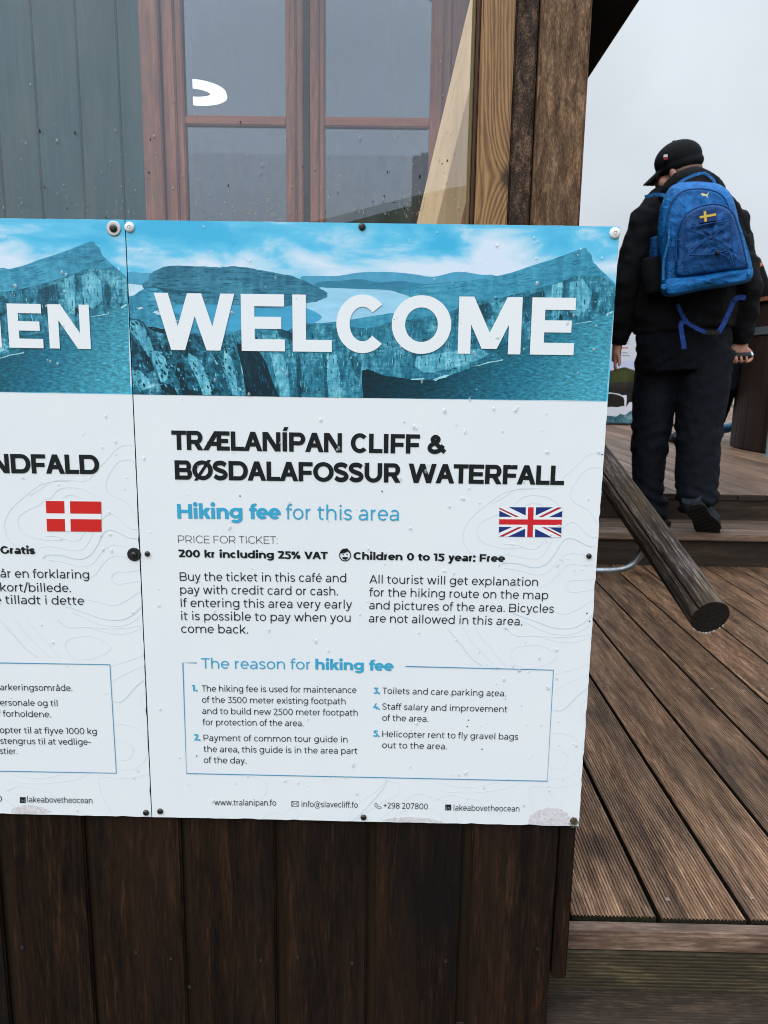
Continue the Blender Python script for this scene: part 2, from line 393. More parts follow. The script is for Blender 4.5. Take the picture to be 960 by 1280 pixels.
            if c == 'E': s.rect(l, 0, A-42, t)
        elif c == 'H': s.rect(l, 0, l+w, 700); s.rect(r-w, 0, r, 700); s.rect(l, 350-t/2, r, 350+t/2)
        elif c == 'K': s.rect(l, 0, l+w, 700); s.diag(l+w*.8, 210, A-40-w*.6, 700); s.diag(l+w+150, 360, A-24-w*.5, 0)
        elif c == 'L': s.rect(l, 0, l+w, 700); s.rect(l, 0, A-28, t)
        elif c == 'M': s.rect(l, 0, l+w*.94, 700); s.rect(r-w*.94, 0, r, 700); s.diag(l+w*.55, 700, A/2, 64 if w > 100 else 150); s.diag(r-w*.55, 700, A/2, 64 if w > 100 else 150)
        elif c == 'N': s.rect(l, 0, l+w*.96, 700); s.rect(r-w*.96, 0, r, 700); s.diag(l+w*.6, 700, r-w*.6, 0)
        elif c in 'OØ':
            s.ring(A/2, 350, A/2-sb, 360)
            if c == 'Ø': s.diag(A/2-285, -30, A/2+285, 730, w*.62)
        elif c == 'P': s.rect(l, 0, l+w, 700); y = 235; rx = 240; s.ring(A-45-rx, (700+y)/2, rx, (700-y)/2, -90, 90); s.rect(l, y, A-45-rx, y+t); s.rect(l, 700-t, A-45-rx, 700)
        elif c == 'R':
            s.rect(l, 0, l+w, 700); y = 225; rx = 240; s.ring(A-60-rx, (700+y)/2, rx, (700-y)/2, -90, 90); s.rect(l, y, A-60-rx, y+t); s.rect(l, 700-t, A-60-rx, 700)
            s.diag(A*.55, y+t*.5, A-45-w*.55, 0)
        elif c == 'S': s.ess(32, A-40, -10, 710)
        elif c == 'T': s.rect(A/2-w/2, 0, A/2+w/2, 700); s.rect(14, 700-t, A-14, 700)
        elif c == 'U': rx = (r-l)/2; s.rect(l, 300, l+w, 700); s.rect(r-w, 300, r, 700); s.ring(l+rx, 300, rx, 310, 180, 360)
        elif c == 'V': k = w*.56; s.diag(8+k, 700, A/2, 0); s.diag(A-8-k, 700, A/2, 0)
        elif c == 'W':
            k = w*.56
            for a, b in ((14+k, A*.285), (A*.5, A*.285), (A*.5, A*.715), (A-14-k, A*.715)): s.diag(a, 700, b, 0)
        elif c == '0': s.ring(A/2, 350, A/2-52, 360)
        elif c == '1': s.rect(A-90-w, 0, A-90, 700); s.rect(20, 700-t, A-90, 700)
        elif c == '2': s.stroke([(60, 580), (130, 645), (270, 700-t/2), (420, 640), (450, 520), (390, 390), (75+w*.4, t*.4)], w*.95); s.rect(55, 0, A-30, t)
        elif c == '3': s.rect(60, 700-t, A-60, 700); s.diag(A-90-w*.4, 700-t*.6, 270, 395, w*.9); s.ring(270, 203, A-270-48, 213, -90, 90); s.stroke([(275, t/2-10), (150, 30+t*.3), (48, 95)], t)
        elif c == '4': s.diag(85+w*.4, 165, 400, 700, w*.95); s.rect(45, 160, A-30, 160+t); s.rect(430-w*.3, 0, 430+w*.7, 330)
        elif c == '5': s.rect(110, 700-t, A-50, 700); s.rect(100, 380, 100+w, 700); s.rect(100, 380, 280, 380+t); s.ring(280, 212, A-280-45, 222+t*.3, -90, 90); s.stroke([(285, t/2-10), (150, 25+t*.3), (50, 90)], t)
        elif c == '6': s.ring(A/2+5, 215, A/2-50, 225); s.ring(A/2+5+120, 330, A/2-50+120, 380, 88, 182)
        elif c == '9': s.ring(A/2-5, 485, A/2-50, 225); s.ring(A/2-5-120, 370, A/2-50+120, 380, 268, 362)
        elif c == '7': s.rect(40, 700-t, A-40, 700); s.rect(40, 560, 40+w, 700); s.diag(A-40-w*.55, 700-t*.5, 190, 0)
        elif c == '8': s.ring(A/2, 190, A/2-48, 200); s.ring(A/2, 530, A/2-75, 180)
        elif c in '.,:':
            s.dot(A/2, 48)
            if c == ':': s.dot(A/2, X-60)
            if c == ',': s.diag(A/2-34, -125, A/2+10, 30, w*.7)
        elif c == '-': s.rect(50, 245, A-50, 245+t)
        elif c == '+': s.rect(70, 350-t/2, A-70, 350+t/2); s.rect(A/2-w/2, 130, A/2+w/2, 570)
        elif c == '/': s.diag(20, -90, A-20, 790)
        elif c == '%': s.diag(230, 0, A-230, 700, w*.8); s.ring(215, 520, 168, 185, 0, 360, w*.85, w*.85); s.ring(A-215, 180, 168, 185, 0, 360, w*.85, w*.85)
        elif c == '@': s.ring(A/2, 260, A/2-50, 440, 0, 320, w*.7, w*.7); s.ring(A/2, 260, 200, 220, 0, 360, w*.8, w*.8); s.rect(A/2+200-w*.5, 60, A/2+200+w*.3, 470)
        elif c == '&': s.stroke([(40+(A-90)*a, w/2-10+(720-w)*b) for a, b in ((1.02, -.02), (.34, .68), (.25, .85), (.42, 1), (.62, .86), (.52, .68), (.18, .45), (.07, .23), (.2, .05), (.44, 0), (.7, .12), (.9, .44))], w*.9)
        s.cache[c] = s.P
        return s.P
    def width(s, txt): return sum(s.step(c) for c in txt)
EXTRA, BOLD, SEMI, REG, LIGHT = Font(184, 148, 0), Font(182, 150, 64), Font(158, 132, 20), Font(88, 79), Font(52, 48)

SIGN_W, SIGN_H, SIGN_Z = 0.60, 0.7991, CAM.z + 0.17906
def sp(px, py, off=0.0):
    """a point of the sign face (plane Y = 0), lifted off it by 'off' metres"""
    p = atY(px, py, 0.0); return Vector((p.x, -off, p.z))
def letter(mb, font, txt, xl, yl, xr, yr, cap, prefix='', off=.0004, cut=None):
    """sets txt between two points of its baseline on the sign; cap is the cap height in picture units"""
    a, b = sp(xl, yl), sp(xr, yr); h = (sp(xl, yl-cap)-a).length/700.0
    ls, rs = font.glyph(txt[0]), font.glyph(txt[-1])
    lo = min(p[0] for _, q in ls for p in q); hi = font.step(txt[-1])-max(p[0] for _, q in rs for p in q)
    W = font.width(txt)-lo-hi; d = (b-a)/W; u = Vector((0, 0, 1)) - d.normalized()*d.normalized().z; u = u.normalized()*h
    x = -lo-font.width(prefix)
    for i, c in enumerate(prefix+txt):
        for j, q in font.glyph(c):
            dz = off+j*.000018+(i % 2)*.000006
            vs = [a+d*(x+px)+u*py for px, py in q]
            if cut is not None and min(v.x for v in vs) < cut: continue
            mb.add([(v.x, -dz, v.z) for v in vs], [(0, 1, 2, 3)])
        x += font.step(c)
    return mb
def strip(mb, pts, w, off, n=5, closed=False):
    """a thin printed line on the sign through picture points"""
    P = [sp(p.x, p.y) for p in smoothline(pts, n, closed)] if n > 1 else [sp(*p) for p in pts]
    if closed: P.append(P[0])
    L = []
    for i, p in enumerate(P):
        d = (P[min(len(P)-1, i+1)]-P[max(0, i-1)]).normalized(); L.append((p, Vector((-d.z, 0, d.x))*w/2))
    for i, ((a, x), (b, y)) in enumerate(zip(L, L[1:])):
        z = -off-(i % 2)*.00001
        mb.add([((a+x).x, z, (a+x).z), ((b+y).x, z, (b+y).z), ((b-y).x, z, (b-y).z), ((a-x).x, z, (a-x).z)], [(0, 1, 2, 3)])
# ---------------------------------------------------------------- materials of the place
deck_wood = wood('grooved deck boards', S(56, 40, 30), S(126, 95, 72), S(192, 158, 128), 'Y', 420, .42, .7, .0015, S(58, 49, 44), 9, .75, stretch=.07, lo=.37, hi=.66, worn=S(170, 138, 110), worn_scale=34, worn_amt=.5, knots=3.4)
riser_wood = wood('dark riser boards', S(26, 21, 17), S(56, 46, 38), S(88, 74, 62), 'X', 220, .7, .4, .001, S(32, 28, 24), 5, .7, spec=.2, stretch=.06)  # shade under the step edges is put into this darker board colour
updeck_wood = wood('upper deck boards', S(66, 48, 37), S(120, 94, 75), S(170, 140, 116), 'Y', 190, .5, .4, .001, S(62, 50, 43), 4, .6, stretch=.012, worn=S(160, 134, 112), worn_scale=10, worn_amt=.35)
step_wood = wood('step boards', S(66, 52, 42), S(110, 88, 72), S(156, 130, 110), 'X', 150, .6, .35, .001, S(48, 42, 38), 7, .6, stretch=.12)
nose_wood = wood('nosing board', S(60, 46, 37), S(106, 84, 70), S(160, 136, 120), 'X', 260, .42, .5, .001, S(58, 46, 38), 8, .7, stretch=.14, worn=S(168, 140, 122), worn_scale=14, worn_amt=.5, knots=3)
moss_wood = wood('mossy riser board', S(20, 17, 11), S(58, 49, 33), S(100, 86, 60), 'X', 260, .7, .5, .001, S(34, 35, 19), 9, .7, stretch=.15, worn=S(84, 68, 46), worn_scale=14, worn_amt=.35)
tread_wood = wood('dark wet tread', S(15, 11, 8), S(44, 34, 26), S(86, 70, 56), 'X', 260, .75, .6, .001, S(24, 20, 15), 11, .7, stretch=.18, worn=S(80, 66, 54), worn_scale=18, worn_amt=.35)
clad_wood = wood('dark stained cladding', S(11, 6, 4), S(34, 21, 14), S(68, 47, 34), 'Z', 420, .7, .9, .0015, S(15, 14, 14), 7, .8, spec=.12, stretch=.075, lo=.38, hi=.70, worn=S(66, 44, 31), worn_scale=14, worn_amt=.35, knots=4.6)
gap_wood = wood('cladding recess', S(16, 10, 6), S(36, 24, 13), S(52, 36, 21), 'Z', 160, .7, .3, .001, spec=.2)
post_wood = wood('rough sawn post', S(52, 36, 25), S(104, 77, 54), S(158, 124, 94), 'Z', 900, .8, 1.0, .002, S(66, 48, 36), 22, .35, stretch=.22, lo=.36, hi=.66)
split_wood = wood('split weathered timber', S(20, 14, 10), S(68, 48, 35), S(126, 96, 74), 'Z', 620, .75, 1.0, .004, S(30, 22, 17), 14, .6, stretch=.55, lo=.38, hi=.64)
white_wood = wood('cream painted plank', S(190, 160, 124), S(220, 190, 150), S(234, 208, 172), 'Z', 120, .55, .2, .001)
frame_wood = wood('red brown window wood', S(92, 50, 36), S(138, 84, 62), S(178, 118, 90), 'Z', 260, .55, .5, .0015, S(84, 58, 48), 12, .6, stretch=.06)
bar_wood = wood('red brown glazing bar', S(104, 62, 50), S(146, 90, 70), S(176, 118, 94), 'X', 170, .5, .3, .001)
rail_wood = wood('weathered rail', S(20, 18, 17), S(66, 58, 53), S(148, 137, 130), 'Y', 620, .8, 1.0, .003, S(124, 102, 70), 16, .28, spec=.12, stretch=.05, lo=.36, hi=.67, worn=S(40, 35, 32), worn_scale=26, worn_amt=.28)
barrel_wood = wood('tub staves', S(14, 8, 5), S(33, 19, 12), S(54, 34, 23), 'Z', 60, .6, .3, .002)
# green boards of the cafe wall
green = M('green painted boards', .6, .3)
gv = green.coords((1, 1, .07)); gf = green.noise(gv, 90, 6, .68)
gc = green.ramp(gf, [(.3, S(10, 50, 52)), (.55, S(20, 66, 68)), (.75, S(34, 82, 82))])
gkn = green.ramp(green.noise(green.coords((1, 1, .5)), 9, 3, .5, 1.5), [(.66, 0.0), (.74, 1.0)])
green.color(green.mix(green.math('MULTIPLY', gkn, .5), gc, S(30, 42, 42))); green.bump(gf, .5, .0015)
# clear pine bead with growth lines and a knot
pine = M('golden pine', .55, .35)
pv = pine.coords((1, 1, .10)); kn = atY(634, 222, .004)
geo = pine.obj(); dist = pine.n('ShaderNodeVectorMath', operation='DISTANCE'); pine.l(pine.coords((1, 1, .55)), dist.inputs[0]); dist.inputs[1].default_value = (kn.x, kn.y, kn.z*.55)
infl = pine.math('POWER', 2.718, pine.math('MULTIPLY', dist.outputs['Value'], -38.0))
wv = pine.n('ShaderNodeTexWave'); wv.bands_direction = 'X'; wv.inputs['Scale'].default_value = 78; wv.inputs['Distortion'].default_value = 9; wv.inputs['Detail'].default_value = 4; wv.inputs['Detail Scale'].default_value = 1.6
warp = pine.n('ShaderNodeCombineXYZ'); pine.l(pine.math('MULTIPLY', infl, -.03), warp.inputs[0])
wa = pine.n('ShaderNodeVectorMath', operation='ADD'); pine.l(pv, wa.inputs[0]); pine.l(warp.outputs[0], wa.inputs[1]); pine.l(wa.outputs[0], wv.inputs['Vector'])
pf = pine.math('ADD', pine.math('MULTIPLY', wv.outputs['Fac'], .40), pine.math('MULTIPLY', pine.noise(pine.coords((1, 1, .03)), 300, 3), .5))
pc = pine.ramp(pf, [(.15, S(88, 59, 36)), (.42, S(138, 101, 64)), (.75, S(170, 131, 90))])
pc = pine.mix(pine.ramp(dist.outputs['Value'], [(.0055, .95), (.009, .0)]), pc, S(40, 27, 19))
pb = pine.ramp(pine.noise(pine.coords((1, 1, .3)), 9, 4, .6), [(.42, 0.0), (.7, 1.0)])
pc = pine.mix(pine.math('MULTIPLY', pb, .45), pc, S(92, 68, 46)); pine.color(pc); pine.bump(pf, .35, .001)
steel = M('galvanised steel', .42, .5, .9)
steel.color(steel.ramp(steel.noise(steel.coords((1, 1, 1)), 60, 4), [(.35, S(120, 126, 132)), (.65, S(172, 178, 184))]))
screw_metal = M('screw steel', .28, .5, 1, S(190, 190, 190)); white_cap = M('white screw cap', .35, .5, 0, S(226, 226, 226))
dark_metal = M('blackened screw', .35, .5, .8, S(70, 68, 66)); rubber = M('black rubber', .6, .4, 0, S(26, 27, 29)); washer_m = M('dull washer', .4, .5, .7, S(196, 192, 192))
hole_m = M('screw recess', .5, .4, .6, S(36, 34, 30)); rust = M('rusty screw', .8, .2, .2, S(72, 60, 44))
black = M('black underside', .7, .2, 0, S(14, 14, 15)); dark_room = M('dark interior', .8, .2, 0, S(40, 41, 45)); fascia = M('roof edge', .6, .3, 0, S(20, 20, 22))
# clear panes: the pane lets light through, and mirrors the sky
def pane_material(name, refl, tint, dirt=False, rough=.0):
    m = M(name); t = m.n('ShaderNodeBsdfTransparent'); t.inputs[0].default_value = tint
    g = m.n('ShaderNodeBsdfGlossy'); g.inputs['Roughness'].default_value = rough; g.inputs[0].default_value = (.79, .865, 1, 1)
    x = m.n('ShaderNodeMixShader'); x.inputs[0].default_value = refl; m.l(t.outputs[0], x.inputs[1]); m.l(g.outputs[0], x.inputs[2]); s = x.outputs[0]
    if dirt:
        d = m.n('ShaderNodeBsdfDiffuse'); d.inputs[0].default_value = S(150, 150, 140)
        f = m.ramp(m.noise(m.coords((1, 1, .25)), 30, 5, .65), [(.45, 0.0), (.8, .10)])
        y = m.n('ShaderNodeMixShader'); m.l(f, y.inputs[0]); m.l(s, y.inputs[1]); m.l(d.outputs[0], y.inputs[2]); s = y.outputs[0]
    m.l(s, m.o.inputs['Surface']); return m
screen_glass = pane_material('windbreak glass', .055, (.97, .965, .955, 1), True)
window_glass = pane_material('window glass', .125, (.7, .8, .82, 1))
glass_drop = M('drop on glass'); _t = glass_drop.n('ShaderNodeBsdfTransparent'); _t.inputs[0].default_value = (.80, .84, .86, 1); _g = glass_drop.n('ShaderNodeBsdfGlossy'); _g.inputs['Roughness'].default_value = .03
_x = glass_drop.n('ShaderNodeMixShader'); _x.inputs[0].default_value = .07; glass_drop.l(_t.outputs[0], _x.inputs[1]); glass_drop.l(_g.outputs[0], _x.inputs[2]); glass_drop.l(_x.outputs[0], glass_drop.o.inputs['Surface'])
drop_m = M('water drop'); _t = drop_m.n('ShaderNodeBsdfTransparent'); _t.inputs[0].default_value = (.985, .99, 1, 1)
_g = drop_m.n('ShaderNodeBsdfGlossy'); _g.inputs['Roughness'].default_value = .04
_f = drop_m.n('ShaderNodeLayerWeight'); _f.inputs[0].default_value = .55
_d = drop_m.n('ShaderNodeBsdfDiffuse'); _d.inputs[0].default_value = (.9, .93, .97, 1); _w = drop_m.n('ShaderNodeMixShader'); _w.inputs[0].default_value = .22; drop_m.l(_t.outputs[0], _w.inputs[1]); drop_m.l(_d.outputs[0], _w.inputs[2])
_x = drop_m.n('ShaderNodeMixShader'); drop_m.l(drop_m.math('ADD', drop_m.math('MULTIPLY', _f.outputs['Fresnel'], .30), .03), _x.inputs[0]); drop_m.l(_w.outputs[0], _x.inputs[1]); drop_m.l(_g.outputs[0], _x.inputs[2]); drop_m.l(_x.outputs[0], drop_m.o.inputs['Surface'])

# ---------------------------------------------------------------- the ground and an added rise behind the viewer
dirt_gap_shade = M('board end dirt and gap shade', .85, .2); dirt_gap_shade.color(dirt_gap_shade.ramp(dirt_gap_shade.noise(dirt_gap_shade.coords((1, 1, 1)), 160, 4, .7), [(.35, S(18, 17, 10)), (.6, S(40, 36, 24)), (.8, S(64, 60, 36))]))  # dirt on board ends; on board sides, gap shade put into the colour
DECK, STEP1, UPPER = 0.65, 0.8035, 0.933
Y_NEAR, Y_BACK, Y_BACK2 = 0.112, 2.402, 2.758
grass = M('grass ground', .9, .2)
grass.color(grass.ramp(grass.noise(grass.coords((1, 1, 1)), 3, 6, .65), [(.35, S(52, 58, 40)), (.65, S(92, 92, 66))]))
g = MB(); N = 40
def gz(x, y):
    d = math.hypot(x, y); z = 0.0
    if y < -25: z += 17*(1-math.exp(-((-y-25)/35.)**2))*(1+.25*math.sin(x*.045+1)+.1*math.sin(x*.13)) # unseen hillside added behind the viewer so the glass mirrors a dark band
    if y > 22: z -= min(60, (y-22)*.6)
    return z
xs = [-3000, -800, -300, -150, -100, -70, -50, -35, -24, -16, -10, -5, 0, 5, 10, 16, 24, 35, 50, 70, 100, 150, 300, 800, 3000]
vs = [(x, y, gz(x, y)-(.002 if abs(x) < 20 and abs(y) < 20 else 0)) for x in xs for y in xs]
n = len(xs)
g.add(vs, [(i*n+j, (i+1)*n+j, (i+1)*n+j+1, i*n+j+1) for i in range(n-1) for j in range(n-1)])
tag(g.build('ground', grass, smooth=True), kind='structure')

# ---------------------------------------------------------------- deck, steps and upper deck: grooved boards, real grooves
def groove_profile(x0, x1, z, pitch=.0057, dep=.0022):
    n = max(2, int((x1-x0-.008)/pitch)); p = (x1-x0-.008)/n
    pts = [(x0, z-.028), (x0, z-.003), (x0+.003, z)]
    for i in range(n):
        a = x0+.004+i*p; pts += [(a+p*.18, z), (a+p*.34, z-dep), (a+p*.66, z-dep), (a+p*.82, z)]
    return pts+[(x1-.003, z), (x1, z-.003), (x1, z-.028)]
def board_y(mb, x0, x1, y0, y1, z, plain=False):
    pr = groove_profile(x0, x1, z) if not plain else [(x0, z-.028), (x0, z-.004), (x0+.004, z), (x1-.004, z), (x1, z-.004), (x1, z-.028)]
    mb.tone = random.random(); n = len(pr)
    mb.m = 0; mb.add([(x, y0, zz) for x, zz in pr]+[(x, y1, zz) for x, zz in pr], [(i, i+1, n+i+1, n+i) for i in range(1, n-2)])
    mb.m = 2; mb.add([], []); ob = len(mb.v)-2*n
    for i in (0, n-2): mb.f.append((ob+i, ob+i+1, ob+n+i+1, ob+n+i)); mb.t.append(.5); mb.mi.append(2); mb.s.append(False)  # side faces: shade between the boards put into a darker colour
    mb.m = 2; o = len(mb.v)-2*n
    for f in (tuple(range(n)), tuple(range(n, 2*n))[::-1]): mb.f.append(tuple(i+o for i in f)); mb.t.append(.5); mb.mi.append(2); mb.s.append(False)
    mb.m = 0
def board_x(mb, x0, x1, y0, y1, z, face='top'):
    """board along X, grooves along X; face 'top' lies flat, 'front' stands upright facing the viewer (y0..y1 read as heights, z as depth)"""
    pr = groove_profile(y0, y1, z); mb.tone = random.random(); n = len(pr)
    if face == 'top': A = [(x0, y, zz) for y, zz in pr]; B = [(x1, y, zz) for y, zz in pr]
    else: A = [(x0, z+(z-zz), y) for y, zz in pr]; B = [(x1, z+(z-zz), y) for y, zz in pr]
    mb.add(A+B, [(i, i+1, n+i+1, n+i) for i in range(n-1)]+[tuple(range(n)), tuple(range(n, 2*n))[::-1]])
PB = .1433
d = MB(); x = .770-PB*22
while x < 6.0: board_y(d, x+.0042, x+PB-.0042, Y_NEAR+random.uniform(-.002, .003), Y_BACK+.05, DECK); x += PB
d.tone = .2; d.m = 1; d.box((-2.4, Y_NEAR+.01, DECK-.20), (6, Y_BACK+.05, DECK-.06))
deck = tag(d.build('deck', [deck_wood, black, dirt_gap_shade]), kind='structure')
# near steps: nosing, riser, tread and one more below
yf = atZ(830, 1170, DECK-.006).y
zr = atY(830, 1241, yf).z
d = MB(); d.tone = .7; d.box((.40, yf, DECK-.036), (6, Y_NEAR-.005, DECK-.003), .004)
nosing = d.build('deck_nosing', nose_wood); tag(nosing, kind='structure')
d = MB(); board_x(d, .40, 6, zr-.002, DECK-.040, yf+.004, 'front')
tag(d.build('near_riser', moss_wood), kind='structure')
d = MB()
yy = yf
for k in range(3): board_x(d, .40, 6, yy-.142, yy+(.022 if k == 0 else 0), zr); yy -= .148
tag(d.build('near_step', tread_wood), kind='structure')
d = MB(); board_x(d, .40, 6, zr-.17, zr-.03, yy+.006, 'front'); d.m = 1; d.box((.40, yy+.04, 0), (6, Y_NEAR, zr-.03))
tag(d.build('lower_riser', [moss_wood, black]), kind='structure')
# far step and upper deck
XR0, XR1 = .62, 7.5
d = MB()
ys = Y_BACK-.012
for w in (.145, .145, .085):
    d.tone = random.random(); d.box((XR0, ys+.002, STEP1-.03), (XR1, ys+w-.004, STEP1), .004); ys += w
tag(d.build('far_step', step_wood), kind='structure')
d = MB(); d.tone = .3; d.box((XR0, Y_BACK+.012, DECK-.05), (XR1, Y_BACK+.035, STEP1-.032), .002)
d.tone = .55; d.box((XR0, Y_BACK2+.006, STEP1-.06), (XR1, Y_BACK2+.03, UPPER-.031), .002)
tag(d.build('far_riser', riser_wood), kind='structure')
d = MB(); x = XR0
while x < XR1: board_y(d, x+.003, x+PB-.003, Y_BACK2+random.uniform(-.004, .002), 14.5, UPPER, True); x += PB
d.m = 1; d.box((XR0, Y_BACK2+.05, 0), (XR1, 14.4, UPPER-.05))
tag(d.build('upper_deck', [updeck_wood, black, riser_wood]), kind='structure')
# screw heads in the deck boards: one small mesh, copied
sm = MB(); sm.lathe((0, 0, 0), [(.0042, 0), (.0042, .0006), (.003, .0012), (.0012, .0012), (.0011, .0004)], 10, (0, 0, 1))
s0 = sm.build('deck_screw', M('worn screw head', .5, .4, .6, S(150, 140, 130)), deck, smooth=False)
rows = [.165, 1.02, 1.60, 2.2]; first = True
for ry in rows:
    for k in range(0, 9):
        for q in (.028, .112):
            if random.random() < .35: continue
            px = .770+PB*k+q+random.uniform(-.004, .004); py = ry+random.uniform(-.012, .012)
            o = s0 if first else s0.copy()
            if not first: COL.objects.link(o); put(o, deck)
            first = False; o.location = (px, py, DECK-.0006)

# ---------------------------------------------------------------- windbreak: boards below, glass above, corner post
wb = thing('windbreak', (.2, .03, 0), 'dark board windbreak with glass top and rough corner post carrying both signs', 'windbreak')
WF = .006                                            # front of the boards, just behind the signs
GX = [atY(x, 1040, WF).x for x in (-2, 110, 231, 349, 465, 585, 699.5)]
pitch = GX[3]-GX[2]
edges = [GX[0]-pitch*k for k in range(12, 0, -1)]+GX
d = MB(); ztop = SIGN_Z-.015
for i, (a, b) in enumerate(zip(edges, edges[1:])):
    d.tone = [.25, .6, .4, .8, .5, .3, .55][i % 7]; last = i == len(edges)-2
    d.m = 0; d.box((a+.0065, WF, -.05), (b-(.001 if last else .0065), WF+.022, ztop), .0025)
    d.m = 1; d.tone = .5; d.box((a-.02, WF+.0085, -.05), (a+.02, WF+.016, ztop-.002))
d.build('board_cladding', [clad_wood, gap_wood], wb)
XT0, XT1 = atY(701, 1040, WF).x, atY(719.5, 1040, WF).x
zt = atY(705, 1222, WF).z
d = MB(); d.tone = .35; d.box((XT0, WF-.002, zt), (XT1, WF+.12, ztop), .002); d.build('corner_board', clad_wood, wb)
d = MB(); nl = []
for px, py in ((28, 1184), (214, 1198), (326, 1200), (372, 1196), (672, 1186), (440, 1204), (557, 1201), (170, 1190), (237, 1233)):
    p = atY(px, py, WF-.0005); nl.append(p)
nm = MB(); nm.lathe((0, 0, 0), [(.0032, 0), (.0032, .0006), (.002, .0009), (.0009, .0003)], 10); n0 = nm.build('nail', dark_metal, wb); n0.location = nl[0]
for p in nl[1:]:
    o = n0.copy(); COL.objects.link(o); put(o, wb); o.location = p
# post: narrow split timber and wide sawn timber
PT = 2.75
xa, xb, xc = atY(638.5, 200, .004).x, atY(667, 200, .004).x, atY(729.5, 200, .002).x
d = MB(); d.tone = .5; d.box((xa, .010, ztop), (xb-.001, .10, PT), .002); d.build('split_timber', split_wood, wb)
d = MB(); d.tone = .5; d.box((xb+.001, .002, ztop), (xc, .11, PT), .003); d.build('corner_post', post_wood, wb)
x1, x2, x3 = atY(586, 200, .01).x, atY(590.5, 200, .01).x, atY(596, 200, .006).x
d = MB(); d.tone = .6; d.box((x3, .004, ztop+.012), (xa-.0015, .045, PT), .002); d.build('glazing_bead', pine, wb)
d = MB(); d.tone = .3; d.box((x2, .012, ztop+.012), (x3-.0008, .045, PT), .0015); d.build('bead_lining', wood('stained lining', S(40, 24, 16), S(78, 50, 34), S(110, 74, 52), 'Z', 200), wb)
d = MB(); d.tone = .5; d.box((x1, .018, ztop+.012), (x2-.0008, .030, PT), .001); d.build('seal_strip', M('olive sealing strip', .6, .3, 0, S(112, 96, 62)), wb)
d = MB(); d.tone = .2; d.box((-2.0, .003, ztop), (atY(752, 279, .003).x, .11, ztop+.011), .001); d.build('ledge', clad_wood, wb)
d = MB(); d.box((-2.0, .026, ztop+.011), (x1+.004, .030, PT)); glass = d.build('glass_pane', screen_glass, wb)
d = MB(); d.tone = .4; d.box((xb, .12, 0), (xb+.045, 1.5, 1.62), .003); d.build('return_wall', clad_wood, wb)
# drops, lichen and dirt on the glass
def drops(mb, pts, y, long=1.5):
    for (cx, cz, r) in pts:
        ln = random.uniform(1.0, long); seg = 9; vs = []; sq = random.uniform(.22, .36); sk = random.uniform(-.3, .3)
        for i, (rr, h) in enumerate(((1, 0), (.86, .5), (.5, .9))):
            for k in range(seg):
                w = 2*math.pi*k/seg; dx = math.cos(w)*r*rr; dz = math.sin(w)*r*rr*ln
                if dz > 0: dx *= 1-.35*(ln-1)*dz/(r*ln)
                vs.append((cx+dx+sk*h*0, y-h*r*sq, cz+dz-h*r*.12))
        vs.append((cx, y-r*sq, cz-r*.12))
        fs = [(i*seg+k, i*seg+(k+1) % seg, (i+1)*seg+(k+1) % seg, (i+1)*seg+k) for i in range(2) for k in range(seg)]+[(2*seg+k, 2*seg+(k+1) % seg, 3*seg) for k in range(seg)]
        mb.add(vs, fs)
rg = random.Random(3); d = MB(); pts = []
for i in range(95):
    px = rg.uniform(2, 575); py = 272-abs(rg.gauss(0, 75))
    if py < 3: continue
    p = atY(px, py, .026); pts.append((p.x, p.z, rg.choice((.0012, .0014, .0018))*rg.uniform(.6, 1.1)))
drops(d, pts, .0258, 2.2); tag(d.build('water_drops', glass_drop, glass, smooth=True), kind='stuff')
lich = M('lichen specks', .9, .1, 0, S(168, 160, 112)); dirt_m = M('dirt specks', .9, .1, 0, S(30, 34, 36))
for nm_, mt, cnt, sz in (('lichen_specks', lich, 200, .0006), ('dirt_specks', dirt_m, 26, .0011)):
    d = MB()
    cl = [(rg.uniform(0, 585), rg.gauss(0, 1)) for _ in range(26)]
    for i in range(cnt):
        if nm_ == 'lichen_specks' and rg.random() < .75: c = rg.choice(cl); px = c[0]+rg.gauss(0, 7); py = 270-abs(rg.gauss(0, 15))
        else: px = rg.uniform(0, 585); py = 272-abs(rg.gauss(0, 60))
        if py < 2: continue
        p = atY(px, py, .0255); k = rg.randint(3, 6); r = sz*rg.uniform(.4, 1.3)
        el = rg.uniform(.6, 2.6); a0 = rg.uniform(0, 6.3)
        d.add([(p.x+r*math.cos(2*math.pi*j/k+a0)*rg.uniform(.6, 1.2), .0256-(i % 4)*.00003, p.z+r*el*math.sin(2*math.pi*j/k+a0)*rg.uniform(.6, 1.2)) for j in range(k)], [tuple(range(k))])
    tag(d.build(nm_, mt, glass), kind='stuff')
# a cream plank leaning behind the glass
lp = thing('leaning_plank', (.45, .2, DECK), 'cream painted plank leaning behind the glass beside the corner post', 'plank')
a, b = atY(590, 40, .20), atY(520, 330, .20); ax = (b-a).normalized(); a = a-ax*.25; b = b+ax*.8
w_ = Vector((1, .28, 0)); w_ = (w_-ax*w_.dot(ax)).normalized(); n_ = ax.cross(w_); n_ = n_ if n_.y < 0 else -n_
d = MB(); d.tone = .6; W1, W2, T1 = .016, .052, .05
q = [(0, .012), (W1, 0), (W2, 0), (W2, T1), (0, T1)]
vs = [p+w_*u-n_*v for p in (a, b) for u, v in q]
d.add(vs, [(i, (i+1) % 5, 5+(i+1) % 5, 5+i) for i in range(5)]+[(0, 1, 2, 3, 4)[::-1], (5, 6, 7, 8, 9)])
d.build('plank', white_wood, lp)

